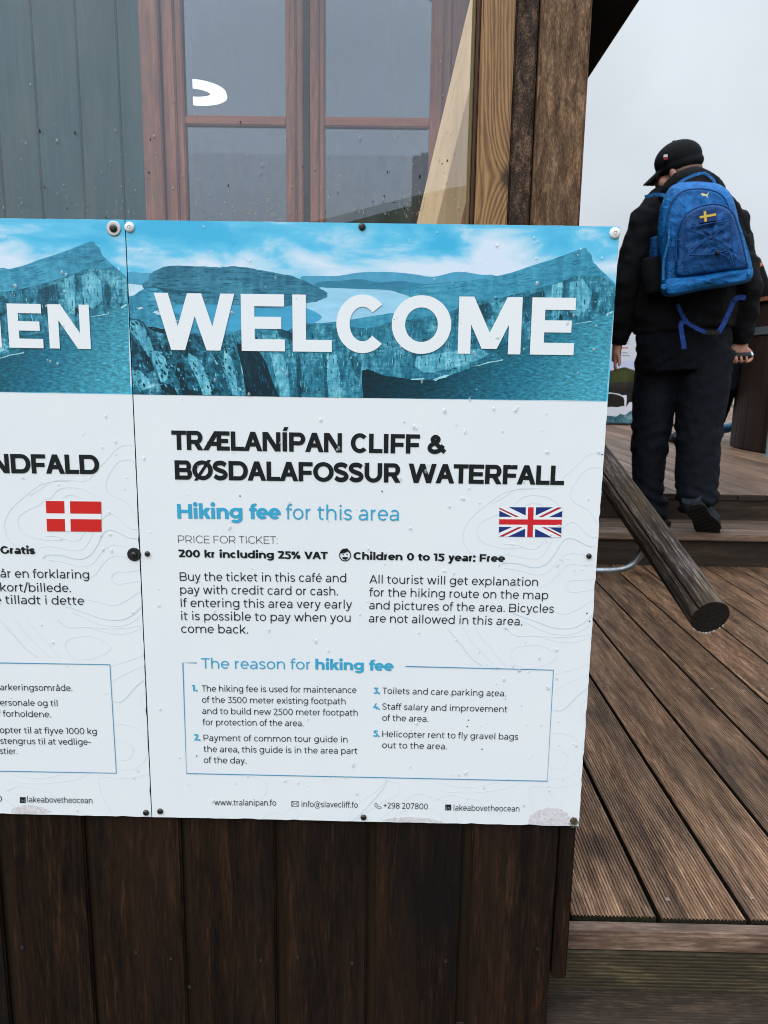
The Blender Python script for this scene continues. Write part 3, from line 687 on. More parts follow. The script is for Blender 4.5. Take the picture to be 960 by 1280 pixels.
# ---------------------------------------------------------------- the cafe: green gable wall, red brown window, black roof edge
cafe = thing('cafe_building', (0, 2.6, 0), 'green boarded cafe with red brown window and black roof edge behind the glass', 'building')
YB = 1.85
def bx(px, py=150): return atY(px, py, YB).x
FX0, FX1 = bx(179, 150), bx(590, 150); Zf0 = .95
d = MB(); edges = [bx(x, 150) for x in (-2, 47, 101, 151)]; pt = edges[2]-edges[1]
left = [edges[0]-pt*k for k in range(26, 0, -1)]
al = left+edges+[FX0+.004]
for i, (p0, p1) in enumerate(zip(al, al[1:])): d.tone = random.random(); d.box((p0+.002, YB, 0), (p1-.002, YB+.022, 3.9), .0035)
for i in range(8):
    p0 = FX1-.004+pt*i
    if p0+pt > bx(716)+.02: break
    d.tone = random.random(); d.box((p0+.002, YB, 0), (p0+pt-.002, YB+.022, 3.4), .0035)
XE = p0
zb = .9
d.box((FX0-.004, YB+.001, 0), (FX1+.004, YB+.021, zb-.05)); ztopw = 3.12; d.box((FX0-.004, YB+.001, ztopw), (FX1+.004, YB+.021, 3.6))
d.m = 1; d.box((-4, YB+.0225, 0), (FX0, YB+.03, 3.9)); d.box((FX1, YB+.0225, 0), (XE, YB+.03, 3.4))
d.box((XE-.03, YB+.03, 0), (XE, YB+7, 3.2))
d.build('wall', [green, black], cafe)
# window: outer frame, two sashes meeting in the middle, glazing bars
wf = MB(); wf.tone = .5
m1 = [bx(x) for x in (179, 204, 230, 357, 379, 386, 405.5, 537, 562, 590)]
wf.box((m1[0], YB-.012, zb), (m1[1]-.003, YB+.06, ztopw), .004)
wf.box((m1[8]+.003, YB-.012, zb), (m1[9], YB+.06, ztopw), .004); wf.box((m1[0], YB-.012, zb-.05), (m1[9], YB+.06, zb-.001), .004); wf.box((m1[0], YB-.012, ztopw+.001), (m1[9], YB+.06, ztopw+.05), .004)
win = wf.build('window', frame_wood, cafe)
zbar = atY(300, 149.5, YB+.005).z
for s_, (p0, p1, p2, p3) in enumerate(((m1[1], m1[2], m1[3], m1[4]-.002), (m1[5]+.002, m1[6], m1[7], m1[8]))):
    d = MB(); d.tone = .45+.3*s_
    for q0, q1 in ((p0+.002, p1), (p2, p3)):
        w3 = (q1-q0)
        d.box((q0, YB+.002, zb+.002), (q0+w3*.62, YB+.05, ztopw-.002), .005); d.box((q0+w3*.62-.001, YB+.010, zb+.003), (q1, YB+.048, ztopw-.003), .004)
    d.box((p1, YB+.008, zb+.004), (p2, YB+.05, zb+.06), .004); d.box((p1, YB+.008, ztopw-.06), (p2, YB+.05, ztopw-.004), .004)
    sa = d.build('sash', frame_wood, cafe)
    d = MB(); d.tone = .6; d.box((p1-.001, YB+.012, zbar-.016), (p2+.001, YB+.045, zbar+.016), .004); d.build('glazing_bar', bar_wood, sa)
    d = MB(); d.box((p1-.003, YB+.028, zb+.01), (p2+.003, YB+.032, ztopw-.01)); d.build('pane', window_glass, sa)
d = MB(); d.tone = .2; d.box((m1[4], YB+.012, zb), (m1[5], YB+.05, ztopw), .001); d.build('meeting_gap', gap_wood, win)
# room behind the window, with a curtain and a lit ring lamp
d = MB(); r0, r1, ya, yb_ = FX0-.6, FX1+.02, YB+.031, YB+3.0
for (p, q) in (((r0, yb_, .6), (r1, yb_+.05, 3.2)), ((r0-.05, ya, .6), (r0, yb_, 3.2)), ((r1, ya, .6), (r1+.05, yb_, 3.2)), ((r0, ya, .55), (r1, yb_, .6)), ((r0, ya, 3.2), (r1, yb_, 3.25))): d.box(p, q)
d.build('room', dark_room, cafe)
d = MB(); d.tone = .5
xc0, xc1 = atY(200, 150, YB+.075).x, atY(241, 118, YB+.075).x
pr = [(xc0+(xc1-xc0)*i/14, YB+.085+.007*math.sin(i*1.7)) for i in range(15)]
for (u, v), (u2, v2) in zip(pr, pr[1:]): d.add([(u, v, 1.2), (u2, v2, 1.2), (u2, v2, 3.1), (u, v, 3.1)], [(0, 1, 2, 3)])
d.build('curtain', M('grey curtain', .8, .2, 0, S(128, 138, 150)), cafe, smooth=True)
lamp_m = M('lit lamp ring', .4); lamp_m.p.inputs['Emission Color'].default_value = (1, .99, .95, 1); lamp_m.p.inputs['Emission Strength'].default_value = 3.2
c0 = atY(243, 118, YB+.55); rx = (atY(283, 118, YB+.55)-c0).length
d = MB(); seg = 48; ri = rx*.52; vs = []
tl = 0.0
for rr, h in ((rx, .0), (rx*.97, .014), (ri*1.03, .014), (ri, 0)):
    for k in range(seg):
        w = 2*math.pi*k/seg; X_, Y_, Z_ = math.cos(w)*rr, math.sin(w)*rr, h
        vs.append((c0.x+X_, c0.y+Y_*math.cos(tl)+Z_*math.sin(tl), c0.z-Y_*math.sin(tl)*1.0+Z_*math.cos(tl)))
d.add(vs, [(i*seg+k, i*seg+(k+1) % seg, ((i+1) % 4)*seg+(k+1) % seg, ((i+1) % 4)*seg+k) for i in range(4) for k in range(seg)])
rl = thing('ring_lamp', (c0.x, c0.y, c0.z), 'lit white ring lamp hanging inside the window', 'lamp')
d.build('light_ring', lamp_m, rl, smooth=False)
d = MB(); d.tube([(c0.x, c0.y, c0.z+.02), (c0.x, c0.y, 3.2)], .003, 6); d.tube([(c0.x-ri, c0.y, c0.z+.008), (c0.x, c0.y, c0.z+.03), (c0.x+ri, c0.y, c0.z+.008)], .003, 6); d.build('cord', black, rl)
# roof: right eave runs away from the viewer, soffit rises to the ridge on the left
ez = 1.20; ex = atZ(735, 98, CAM.z+ez).x
ez = CAM.z+ez; slope = .62; y0, y1 = CAM.y+2.05, YB+7.2
d = MB(); rl_ = ex-2.6; rz = ez+2.6*slope
d.add([(ex, y0, ez), (ex, y1, ez), (rl_, y1, rz), (rl_, y0, rz), (ex, y0, ez+.10), (ex, y1, ez+.10), (rl_, y1, rz+.10), (rl_, y0, rz+.10)], [(0, 1, 2, 3), (4, 7, 6, 5), (0, 4, 5, 1), (2, 6, 7, 3), (0, 3, 7, 4), (1, 5, 6, 2)])
lx = rl_-2.6
d.add([(rl_, y0, rz-.001), (rl_, y1, rz-.001), (lx, y1, ez), (lx, y0, ez), (rl_, y0, rz+.099), (rl_, y1, rz+.099), (lx, y1, ez+.10), (lx, y0, ez+.10)], [(0, 1, 2, 3), (4, 7, 6, 5), (0, 4, 5, 1), (2, 6, 7, 3), (0, 3, 7, 4), (1, 5, 6, 2)])
d.build('roof', fascia, cafe)
# ---------------------------------------------------------------- the two signs
PR = 1.06
def printed(name, col, vary=.08, scale=240, stretch=(1, 1, 1)):
    m = M(name, .3, .5); f = m.noise(m.coords(stretch), scale, 4, .6)
    c2 = tuple(min(1, v*(1+vary*3)) for v in col[:3])+(1,); c1 = tuple(v*(1-vary*3) for v in col[:3])+(1,)
    m.color(m.ramp(f, [(.3, c1), (.5, col), (.72, c2)])); return m
white_print = M('white laminated panel', .32, .5)
wf_ = white_print.noise(white_print.coords((1, 1, 1)), 7, 5, .6)
wc_ = white_print.ramp(wf_, [(.3, (.76, .785, .82, 1)), (.7, (.79, .81, .84, 1))])
ws_ = white_print.ramp(white_print.noise(white_print.coords((1, 1, .055)), 62, 3, .55), [(.68, 0.0), (.78, 1.0)])
wm_ = white_print.ramp(white_print.noise(white_print.coords((1, 1, .5)), 11, 2, .5), [(.52, 0.0), (.62, 1.0)])
white_print.color(white_print.mix(white_print.math('MULTIPLY', white_print.math('MULTIPLY', ws_, wm_), .17), wc_, (.52, .50, .50, 1)))
white_print.bump(white_print.noise(white_print.coords((1, 1, 1)), 900, 2), .04, .0004)
edge_m = M('panel edge', .6, .3, 0, S(70, 66, 62))
ink = M('black ink', .4, .4, 0, S(16, 20, 24)); ink2 = M('dark grey ink', .4, .4, 0, S(34, 38, 46)); cyan = M('cyan ink', .35, .4, 0, S(58, 158, 196, PR)); teal = M('box line ink', .35, .4, 0, S(58, 140, 176, PR))
white_ink = M('white lettering', .32, .5, 0, (.80, .82, .85, 1)); red_ink = M('flag red', .35, .4, 0, S(198, 34, 44, PR)); blue_ink = M('flag blue', .35, .4, 0, S(28, 48, 112, PR)); dred_ink = M('danish red', .35, .4, 0, S(198, 36, 34, PR)); wine_ink = M('thin diagonal red', .35, .4, 0, S(168, 40, 58, PR))
line_ink = M('contour ink', .35, .4, 0, S(210, 219, 229, PR)); line_bold = M('contour ink bold', .35, .4, 0, S(203, 215, 226, PR))
peel = M('peeled patch', .8, .2); peel.color(peel.ramp(peel.noise(peel.coords((1, 1, 1)), 220, 4, .6), [(.35, S(190, 183, 184, PR)), (.6, S(210, 207, 212, PR)), (.8, S(218, 221, 228, PR))]))
# the printed photograph: sky, land, cliffs, sea
b_sky = M('printed sky', .3, .5)
v_ = b_sky.coords((1, 1, 2.6)); f_ = b_sky.noise(v_, 8, 6, .55, .35)
hz = b_sky.n('ShaderNodeSeparateXYZ'); b_sky.l(b_sky.obj(), hz.inputs[0])
hh = b_sky.math('MULTIPLY', b_sky.math('SUBTRACT', hz.outputs[2], SIGN_Z-.085), 11.0, True)
zc_ = b_sky.math('ABSOLUTE', b_sky.math('SUBTRACT', hz.outputs[2], SIGN_Z-.052))
band = b_sky.math('MULTIPLY', b_sky.math('SUBTRACT', 1.0, b_sky.math('DIVIDE', zc_, .026), True), .13)
thr = b_sky.math('ADD', b_sky.math('SUBTRACT', f_, b_sky.math('MULTIPLY', hh, .10)), band)
b_sky.color(b_sky.ramp(thr, [(.34, S(58, 172, 214, PR)), (.45, S(96, 188, 224, PR)), (.52, S(166, 208, 230, PR)), (.62, S(208, 221, 236, PR))]))
def rockmat(name, dark, mid, light, sc=170, strx=1.0, strz=.55, lo=.34, hi=.68, crack=False):
    m = M(name, .3, .5); f1 = m.noise(m.coords((strx, 1, strz)), sc, 6, .7, .3); f2 = m.noise(m.coords((.25, 1, 1.4)), sc*1.1, 4, .65); f3 = m.noise(m.coords((1, 1, .7)), sc*.17, 3, .5)
    f4 = m.noise(m.coords((1, 1, .16)), sc*.75, 4, .6, .5)
    f = m.math('ADD', m.math('ADD', m.math('MULTIPLY', f1, .34), m.math('MULTIPLY', f2, .2)), m.math('ADD', m.math('MULTIPLY', f3, .24), m.math('MULTIPLY', f4, .22)))
    if crack:
        v_ = m.n('ShaderNodeTexVoronoi'); v_.feature = 'DISTANCE_TO_EDGE'; m.l(m.coords((1, 1, .7), (0, R(25), 0)), v_.inputs['Vector']); v_.inputs['Scale'].default_value = 95
        f = m.math('ADD', m.math('SUBTRACT', f, .05), m.math('MULTIPLY', m.ramp(v_.outputs['Distance'], [(0, 0), (.3, 1)]), .05))
    m.color(m.ramp(f, [(lo, dark), ((lo+hi)/2, mid), (hi, light)])); return m
b_cliff = rockmat('printed cliff', S(10, 58, 76, PR), S(42, 122, 148, PR), S(122, 198, 214, PR), 190, 1.0, .5, .40, .62)
b_rock = rockmat('printed rocks', S(8, 50, 66, PR), S(40, 120, 146, PR), S(158, 216, 228, PR), 120, 1, .8, .42, .62, True)
b_dark = rockmat('printed chasm', S(4, 28, 38, PR), S(8, 42, 56, PR), S(22, 76, 96, PR), 150, 1, .4)
b_head = rockmat('printed headland', S(26, 84, 108, PR), S(46, 114, 140, PR), S(70, 142, 166, PR), 150, .35, 2.2, .40, .60)
b_grass = rockmat('printed slope', S(36, 112, 142, PR), S(54, 140, 170, PR), S(78, 164, 192, PR), 150, .5, 1.4, .41, .59)
b_far = printed('printed far hills', S(74, 152, 186, PR), .05, 90); b_far2 = printed('printed far shore', S(48, 122, 152, PR), .06, 120, (.4, 1, 1.5))
b_lake = printed('printed lake', S(150, 200, 226, PR), .04, 60, (.3, 1, 2)); b_lake2 = printed('printed near lake', S(66, 156, 194, PR), .04, 70, (.3, 1, 2))
b_pale = printed('printed water patch', S(186, 214, 230, PR), .04, 90); b_foam = printed('printed foam', S(150, 206, 222, PR), .16, 500)
b_sea = M('printed sea', .3, .5)
wv_ = b_sea.noise(b_sea.coords((.45, 1, 1.3), (0, R(14), 0)), 330, 4, .6, .4)
sx = b_sea.n('ShaderNodeSeparateXYZ'); b_sea.l(b_sea.obj(), sx.inputs[0])
fr = b_sea.math('FRACT', b_sea.math('ADD', b_sea.math('DIVIDE', sx.outputs[0], SIGN_W), 5.0))
base_ = b_sea.ramp(b_sea.math('ADD', fr, b_sea.math('MULTIPLY', b_sea.math('SUBTRACT', SIGN_Z-.16, sx.outputs[2]), .9)), [(.50, S(6, 38, 50, PR)), (.66, S(12, 62, 80, PR)), (.84, S(36, 116, 142, PR)), (1.0, S(72, 162, 186, PR))])
b_sea.color(b_sea.mix(1.0, base_, b_sea.ramp(wv_, [(.36, .55), (.55, 1.0), (.68, 1.5)]), 'MULTIPLY'))
B = {
 'sea': [(430, 440), (600, 420), (690, 395), (760, 372), (772, 366), (757.5, 501.2), (430, 497.4)],
 'far': [(375, 347), (394, 345), (422, 345), (449, 340.6), (486, 340), (516, 342.5), (541, 346), (565, 340.6), (580, 340), (602, 343.5), (620, 345), (622, 364), (500, 364), (450, 364), (398, 364)],
 'far2': [(396, 353), (425, 351), (450, 349), (475, 353), (500, 351), (530, 355), (560, 353), (620, 350), (620, 366), (495, 365), (450, 362.5), (400, 362)],
 'farl': [(157.5, 340.6), (167, 339), (174, 341), (191, 341), (190, 358), (174, 356.5), (158, 355)],
 'lakel': [(157.9, 354.5), (178, 356.5), (177, 363), (168, 371), (158.6, 375)],
 'lake': [(320, 392), (350, 384), (396, 361), (409, 359.8), (450, 361.3), (482, 362.4), (498, 365.5), (514, 371.5), (507, 381), (482, 394), (470, 402), (440, 406), (400, 408), (370, 409), (330, 408)],
 'near': [(205, 383), (250, 371), (310, 372), (330, 378), (372, 382), (398, 392), (400, 400), (372, 411), (340, 417), (310, 418), (290, 417), (250, 413), (215, 402)],
 'head': [(187, 342.8), (195, 338), (204, 333.6), (221, 332), (234, 332.3), (247.5, 333), (260, 333.4), (272, 334), (281, 333.6), (289, 332.6), (298, 333.6), (306, 334.2), (317, 335.6), (328, 338), (347, 341.6), (366, 345), (378, 349.5), (385, 353), (398, 360), (405, 363), (409.5, 366), (409, 371.5), (403, 374), (396, 377.5), (375, 380.5), (363, 382), (345, 384), (329, 385), (309, 382), (280, 381), (250, 380), (221, 381), (196, 390), (176, 386), (186, 372), (178, 358), (178.5, 354), (184, 352), (186, 350)],
 'hshade': [(190, 358), (197, 359), (210, 361), (229, 363.2), (246, 364), (264, 364.6), (263, 367), (248, 367), (232, 366.2), (218, 366.6), (204, 364.8), (195, 362)],
 'slope': [(158.3, 374), (168, 369), (176, 363), (190, 358.6), (198, 361), (205, 366), (214, 375), (221, 382), (216, 388), (230, 397), (250, 406), (272, 412), (300, 417), (301, 428), (262, 426), (212, 420), (184, 412), (178, 403), (159, 402)],
 'patch': [(190, 390), (199, 388), (204.5, 388), (208, 397.5), (200, 394.5)],
 'patch2': [(170.5, 384.6), (178, 383.8), (180, 385), (174, 387)],
 'sshade': [(184, 409), (190, 408.6), (198, 410), (212, 412), (218, 415), (217, 418), (206, 417), (192, 414)],
 'rock': [(159.6, 396), (166, 398), (174, 399), (179, 402), (184, 410), (196, 413), (212, 417), (230, 419), (244, 416.5), (252, 419), (262, 418), (272, 420), (282, 417), (291, 418), (294, 424), (297, 433), (299, 447), (304, 470), (309, 495.6), (165, 494)],
 'mid': [(291, 416), (300, 412), (312, 413), (330, 413), (331, 440), (300, 430), (294, 428)],
 'chasm': [(295.5, 428), (305, 431), (316, 436), (328, 440), (334, 456), (342, 478), (350, 497), (308, 496), (303.5, 465), (299.5, 447)],
 'shade2': [(222, 452), (230, 458), (232, 470), (230, 481), (238, 487), (250, 494.8), (228, 494.6), (226, 480), (219, 466)],
 'shade3': [(180, 440), (188, 448), (193, 462), (186, 466), (182, 452)],
 'cliff': [(329, 413), (345, 412), (360, 413.5), (367, 408), (375, 404), (395, 403.6), (422, 404), (433, 407), (445, 408), (460, 408), (474, 405), (488, 401), (505, 399.5), (520, 397), (540, 393), (560, 390), (575, 380), (595, 375), (620, 371.5), (634, 369), (650, 365.5), (666, 361), (684, 355.5), (700, 351), (706, 350), (715, 344.6), (730, 343), (740, 345), (749, 345.5), (758, 347), (765, 353), (771.2, 359), (769.2, 387), (763, 390), (758, 393), (748, 394.5), (739, 394), (740, 401), (730, 402.5), (719, 404), (712, 407), (692, 417.5), (680, 421.5), (665, 423.5), (650, 425.5), (634, 428), (617, 431), (620, 440), (628.7, 450), (619, 450.5), (610, 452.2), (600, 455.5), (590, 458.5), (578, 464), (565, 468.2), (553, 472), (541, 474.5), (528, 474.8), (514, 474), (498, 472), (482, 470), (472, 466.5), (467, 463.5), (459, 461.5), (453, 463), (452.6, 480), (453.5, 497.7), (349.5, 497), (341, 478), (334, 456), (325, 440.5), (312, 438), (311, 424), (312, 415)],
 'cave': [(453.2, 463), (459, 461.6), (467, 463.6), (474, 468), (490, 472), (514, 475), (540, 476), (520, 486), (480, 497.9), (453.6, 497.6)],
 'top': [(495, 364.5), (510, 361), (525, 357.2), (548, 355), (572, 353), (590, 350.5), (610, 347), (628, 343.5), (642, 340), (662, 333), (685, 326), (705, 319), (722, 312.6), (732, 309.8), (734, 314), (739, 318), (741, 327), (745, 331), (749, 335.5), (759, 345), (771.4, 357.4), (771.2, 360.5), (764, 353.5), (758, 348.5), (749, 346.5), (740, 346.2), (730, 344.4), (716, 345.8), (706, 351), (684, 357), (666, 362.4), (634, 370.4), (614, 373.5), (595, 377), (580, 381), (560, 391.5), (540, 395), (520, 398.4), (503, 396), (508, 389), (514, 379), (511, 370)],
 'strip': [(364, 406.5), (385, 404.6), (400, 404), (425, 401.5), (445, 398.5), (460, 396), (476, 393.5), (492, 391.4), (506, 394.6), (521, 398), (488, 403), (470, 409), (458, 410.5), (445, 409.6), (432, 407), (422, 405.5), (395, 405), (375, 406)],
 'crev': [(704, 350.5), (707, 350), (706.6, 360), (706, 372), (702.6, 372.4), (704.4, 362)],
 'crev2': [(700, 393), (702.5, 394), (704, 400), (701, 404), (698, 403)],
 'foam1': [(513, 474), (522, 473), (530, 472.6), (531, 474), (524, 474.8), (514, 475)],
 'foam2': [(541, 474.6), (547, 471.6), (556, 468.8), (562, 468.4), (558, 471.6), (548, 474), (545, 476.4)],
 'foam3': [(590, 458.4), (600, 455.8), (610, 452.4), (620, 451), (629, 449), (628, 450.8), (612, 453.4), (600, 456.8)],
 'foam4': [(712, 406.4), (722, 404), (738, 401.2), (741, 402.2), (730, 403.6), (719, 405.2)],
 'foam5': [(757, 393.2), (762, 390.2), (766, 388.6), (765, 391), (759, 394.6)],
}
B.update({
 'lr1': [(161, 401), (170, 400), (178, 405), (186, 420), (192, 438), (186, 446), (177, 432), (168, 420), (161, 414)], 'lr2': [(190, 437), (200, 440), (207, 448), (211, 462), (209, 476), (201, 478), (196, 462), (190, 450)],
 'lr3': [(236, 441), (246, 447), (254, 458), (260, 472), (266, 493), (254, 494), (249, 480), (242, 464), (235, 452)], 'lr4': [(280, 440), (288, 446), (294, 462), (299, 494), (291, 494), (285, 470), (279, 452)], 'lr5': [(165, 462), (176, 464), (186, 474), (190, 484), (178, 488), (166, 478)],
 'dr1': [(268, 438), (276, 452), (282, 472), (287, 494), (277, 494), (272, 474), (266, 456)], 'dr2': [(163, 444), (176, 450), (187, 462), (180, 464), (166, 458)], 'dr3': [(198, 482), (212, 480), (220, 488), (222, 494), (206, 494)],
 'lc1': [(338, 442), (352, 442), (360, 458), (362, 496), (351, 496.6), (346, 476)], 'lc2': [(408, 443), (422, 443), (424, 470), (426, 497), (411, 497), (409, 470)], 'lc3': [(690, 357), (703, 352.4), (701.4, 372), (699, 394), (692, 402), (688, 380)], 'lc4': [(520, 446), (560, 440), (600, 436), (612, 442), (598, 450), (560, 462), (530, 466), (518, 458)], 'lc5': [(712, 352), (728, 349), (736, 360), (736, 384), (722, 396), (712, 390)],
 'dc1': [(370, 441), (374, 441), (376, 468), (377, 497), (372, 497), (371, 470)], 'dc2': [(404, 443), (408, 443), (409, 470), (410, 497), (406, 497), (405, 470)], 'dc3': [(741, 360), (748, 368), (746, 384), (741, 392), (738, 378)], 'dc4': [(344, 408), (360, 414), (372, 420), (366, 426), (350, 420)], 'dc5': [(436, 444), (446, 446), (452, 456), (450, 474), (444, 470), (440, 456)], 'dc6': [(655, 372), (668, 366), (680, 364), (682, 382), (668, 398), (656, 404), (652, 388)], 'dc7': [(590, 386), (612, 378), (618, 392), (606, 404), (592, 402)],
})
b_lit = rockmat('printed lit rock', S(44, 120, 146, PR), S(92, 172, 194, PR), S(164, 220, 230, PR), 190, 1, .5, .40, .62); b_dim = rockmat('printed dim rock', S(6, 38, 50, PR), S(22, 84, 106, PR), S(60, 140, 164, PR), 190, 1, .5, .40, .64)
LAYERS = [('sea', 'b_sea'), ('far', 'b_far'), ('far2', 'b_far2'), ('farl', 'b_far'), ('lakel', 'b_pale'), ('lake', 'b_lake'), ('near', 'b_lake2'), ('head', 'b_head'), ('hshade', 'b_dark2'), ('slope', 'b_grass'), ('patch', 'b_pale'),
 ('patch2', 'b_pale'), ('mid', 'b_cliff'), ('rock', 'b_rock'), ('sshade', 'b_dark'), ('shade2', 'b_dark'), ('shade3', 'b_dark'), ('chasm', 'b_dark'), ('cliff', 'b_cliff'), ('lr1', 'b_lit'), ('lr2', 'b_lit'), ('lr3', 'b_lit'), ('lr4', 'b_lit'), ('lr5', 'b_lit'), ('dr1', 'b_dim'), ('dr2', 'b_dim'), ('dr3', 'b_dark'), ('lc1', 'b_lit'), ('lc2', 'b_lit'), ('lc3', 'b_lit'), ('lc4', 'b_lit'), ('lc5', 'b_lit'), ('dc1', 'b_dim'), ('dc2', 'b_dim'), ('dc3', 'b_dim'), ('dc4', 'b_dim'), ('dc5', 'b_dim'), ('dc6', 'b_dim'), ('dc7', 'b_dim'), ('strip', 'b_grass'), ('top', 'b_grass'), ('crev', 'b_dark2'), ('crev2', 'b_dark'),
 ('foam1', 'b_foam'), ('foam2', 'b_foam'), ('foam3', 'b_foam'), ('foam4', 'b_foam'), ('foam5', 'b_foam')]
b_dark2 = printed('printed shade', S(24, 82, 104, PR), .1, 200)
MATS = {k: v for k, v in globals().items() if k.startswith('b_') and isinstance(v, M)}
CR_ = []
def picture(parent, dx):
    d = MB(); mats = [b_sky]; zb_ = sp(460, 497.6).z
    d.m = 0; d.add([(dx, -.00015, SIGN_Z), (dx+SIGN_W, -.00015, SIGN_Z), (dx+SIGN_W, -.00015, zb_), (dx, -.00015, zb_)], [(0, 1, 2, 3)])
    for i, (k, mt) in enumerate(LAYERS):
        m = MATS[mt]
        if m not in mats: mats.append(m)
        d.m = mats.index(m); P = []
        rr = random.Random(k)
        src = B[k]
        for j, p in enumerate(src):
            P.append(p)
            if k in ('rock', 'cliff', 'chasm', 'shade2', 'head', 'cave') or k[0] in 'ld' and k[-1].isdigit():
                q = src[(j+1) % len(src)]
                for t in (.33, .66): P.append((p[0]+(q[0]-p[0])*t+rr.uniform(-.6, .6), p[1]+(q[1]-p[1])*t+rr.uniform(-.6, .6)))
        if k in ('far', 'far2', 'top', 'slope', 'strip', 'near', 'lake'): P = [(p.x, p.y) for p in smoothline(P, 3, True)]
        V = [sp(*p) for p in P]
        d.poly([(min(SIGN_W, max(0, v.x))+dx, -.00017-i*.000007, max(zb_, v.z)) for v in V])
    # crags, cracks and strata of the printed rock
    rr = random.Random(21); tones = [printed('printed crag', S(8, 48, 64, PR), .15, 300), printed('printed crag light', S(112, 188, 208, PR), .2, 400), printed('printed crag mid', S(70, 152, 182, PR), .12, 300), printed('printed crag deep', S(24, 88, 112, PR), .12, 300)] if not CR_ else CR_
    if not CR_: CR_.extend(tones)
    b0 = len(mats); mats += tones
    def inside(P, x, y):
        r = False; j = len(P)-1
        for i in range(len(P)):
            if (P[i][1] > y) != (P[j][1] > y) and x < (P[j][0]-P[i][0])*(y-P[i][1])/(P[j][1]-P[i][1])+P[i][0]: r = not r
            j = i
        return r
    nlay = 0
    for key, cnt, wlo, whi, hlo, hhi, wts, lean in (('rock', 330, .7, 4.2, .9, 7.5, (5, 1.3, 4, 4), .45), ('cliff', 560, .4, 1.5, 1.5, 11, (4, 1.6, 4, 5), .05), ('cliff', 260, 2, 9, .35, .9, (3, 1, 4, 6), .0), ('mid', 60, .6, 2, 1.5, 6, (4, 3, 3, 3), .1), ('chasm', 46, .6, 2.2, 3, 12, (5, 0, 0, 3), .25), ('head', 200, 4, 18, .3, .8, (0, 0, 1, 6), .0), ('top', 120, 5, 18, .3, .7, (0, 0, 4, 3), -.3), ('slope', 90, 2, 8, .4, 1.0, (1, 1, 3, 4), .15)):
        P = B[key]; xs_ = [p[0] for p in P]; ys_ = [p[1] for p in P]; done = 0
        for _ in range(cnt*4):
            if done >= cnt: break
            x, y = rr.uniform(min(xs_), max(xs_)), rr.uniform(min(ys_), max(ys_)); w, h = rr.uniform(wlo, whi)/2, rr.uniform(hlo, hhi)/2
            if not all(inside(P, x+a, y+b) for a, b in ((-w, -h), (w, h), (w, -h), (-w, h))): continue
            if key == 'cliff' and any(inside(B[q], x, y) for q in ('top', 'strip')): continue
            k = rr.randint(4, 6); a0 = rr.uniform(0, 6.28); ln = lean*rr.uniform(.3, 1.6)
            pts = []
            for i in range(k):
                t = a0+6.283*i/k; r_ = rr.uniform(.55, 1.1); py_ = math.sin(t)*h*r_; pts.append((x+math.cos(t)*w*r_+py_*ln, y+py_+(math.cos(t)*w*r_*-.22 if key in ('cliff', 'top') and w > h else 0)))
            d.m = b0+rr.choices((0, 1, 2, 3), wts)[0]
            V = [sp(*p) for p in pts]; nlay += 1
            d.poly([(min(SIGN_W, max(0, v.x))+dx, -.00056-(nlay % 29)*.000006, max(zb_, v.z)) for v in V]); done += 1
    return d.build('printed_picture', mats, parent, normals=False)
def panel(parent, x0, seed):
    rr = random.Random(seed); P = []; z0, z1 = SIGN_Z-SIGN_H, SIGN_Z; x1 = x0+SIGN_W
    for i in range(61): P.append((x0+(x1-x0)*i/60, z1+(rr.uniform(-.0002, .0002))))
    for i in range(1, 100): P.append((x1+(rr.uniform(-.0004, .0002) if rr.random() < .8 else rr.uniform(-.0014, 0))*(1 if i > 35 else .4), z1-(z1-z0)*i/100))
    for i in range(61): P.append((x1-(x1-x0)*i/60, z0+(rr.uniform(-.0003, .0003) if rr.random() < .85 else rr.uniform(0, .0012))))
    for i in range(1, 20): P.append((x0+rr.uniform(0, .0002), z0+(z1-z0)*i/20))
    d = MB(); n = len(P)
    d.m = 0; d.add([(x, 0, z) for x, z in P], [tuple(t) for t in tessellate_polygon([[Vector((x, z, 0)) for x, z in P]])])
    d.m = 1; d.add([(x, 0, z) for x, z in P]+[(x, .004, z) for x, z in P], [(i, (i+1) % n, n+(i+1) % n, n+i) for i in range(n)])
    return d.build('panel', [white_print, edge_m], parent, normals=False)
en = thing('welcome_sign', (SIGN_W/2, 0, SIGN_Z-SIGN_H), 'white and blue English welcome sign about the hiking fee with British flag', 'sign', 'hiking fee signs')
dk = thing('welcome_sign', (-SIGN_W/2, 0, SIGN_Z-SIGN_H), 'Danish welcome sign with red Danish flag, cut off at left beside the English one', 'sign', 'hiking fee signs')
GAPX = .0012
panel(en, 0, 1); panel(dk, -SIGN_W-GAPX, 2)
picture(en, 0); picture(dk, -SIGN_W-GAPX)
def put_text(name, mat, parent, lines, off=.0006):
    d = MB()
    for (font, txt, xl, yl, xr, yr, cap, *pre) in lines: letter(d, font, txt, xl, yl, xr, yr, cap, pre[0] if pre else '', off, -SIGN_W-GAPX+.004 if parent is dk else None)
    return d.build(name, mat, parent, normals=False)
put_text('title_lettering', white_ink, en, [(EXTRA, 'WELCOME', 195.5, 437.2, 716.5, 443.9, 71)], .0011)
put_text('heading_lettering', ink, en, [(BOLD, 'TRÆLANÍPAN CLIFF &', 215, 562, 557.5, 567.6, 24), (BOLD, 'BØSDALAFOSSUR WATERFALL', 219, 599.2, 704.7, 606.2, 24)])
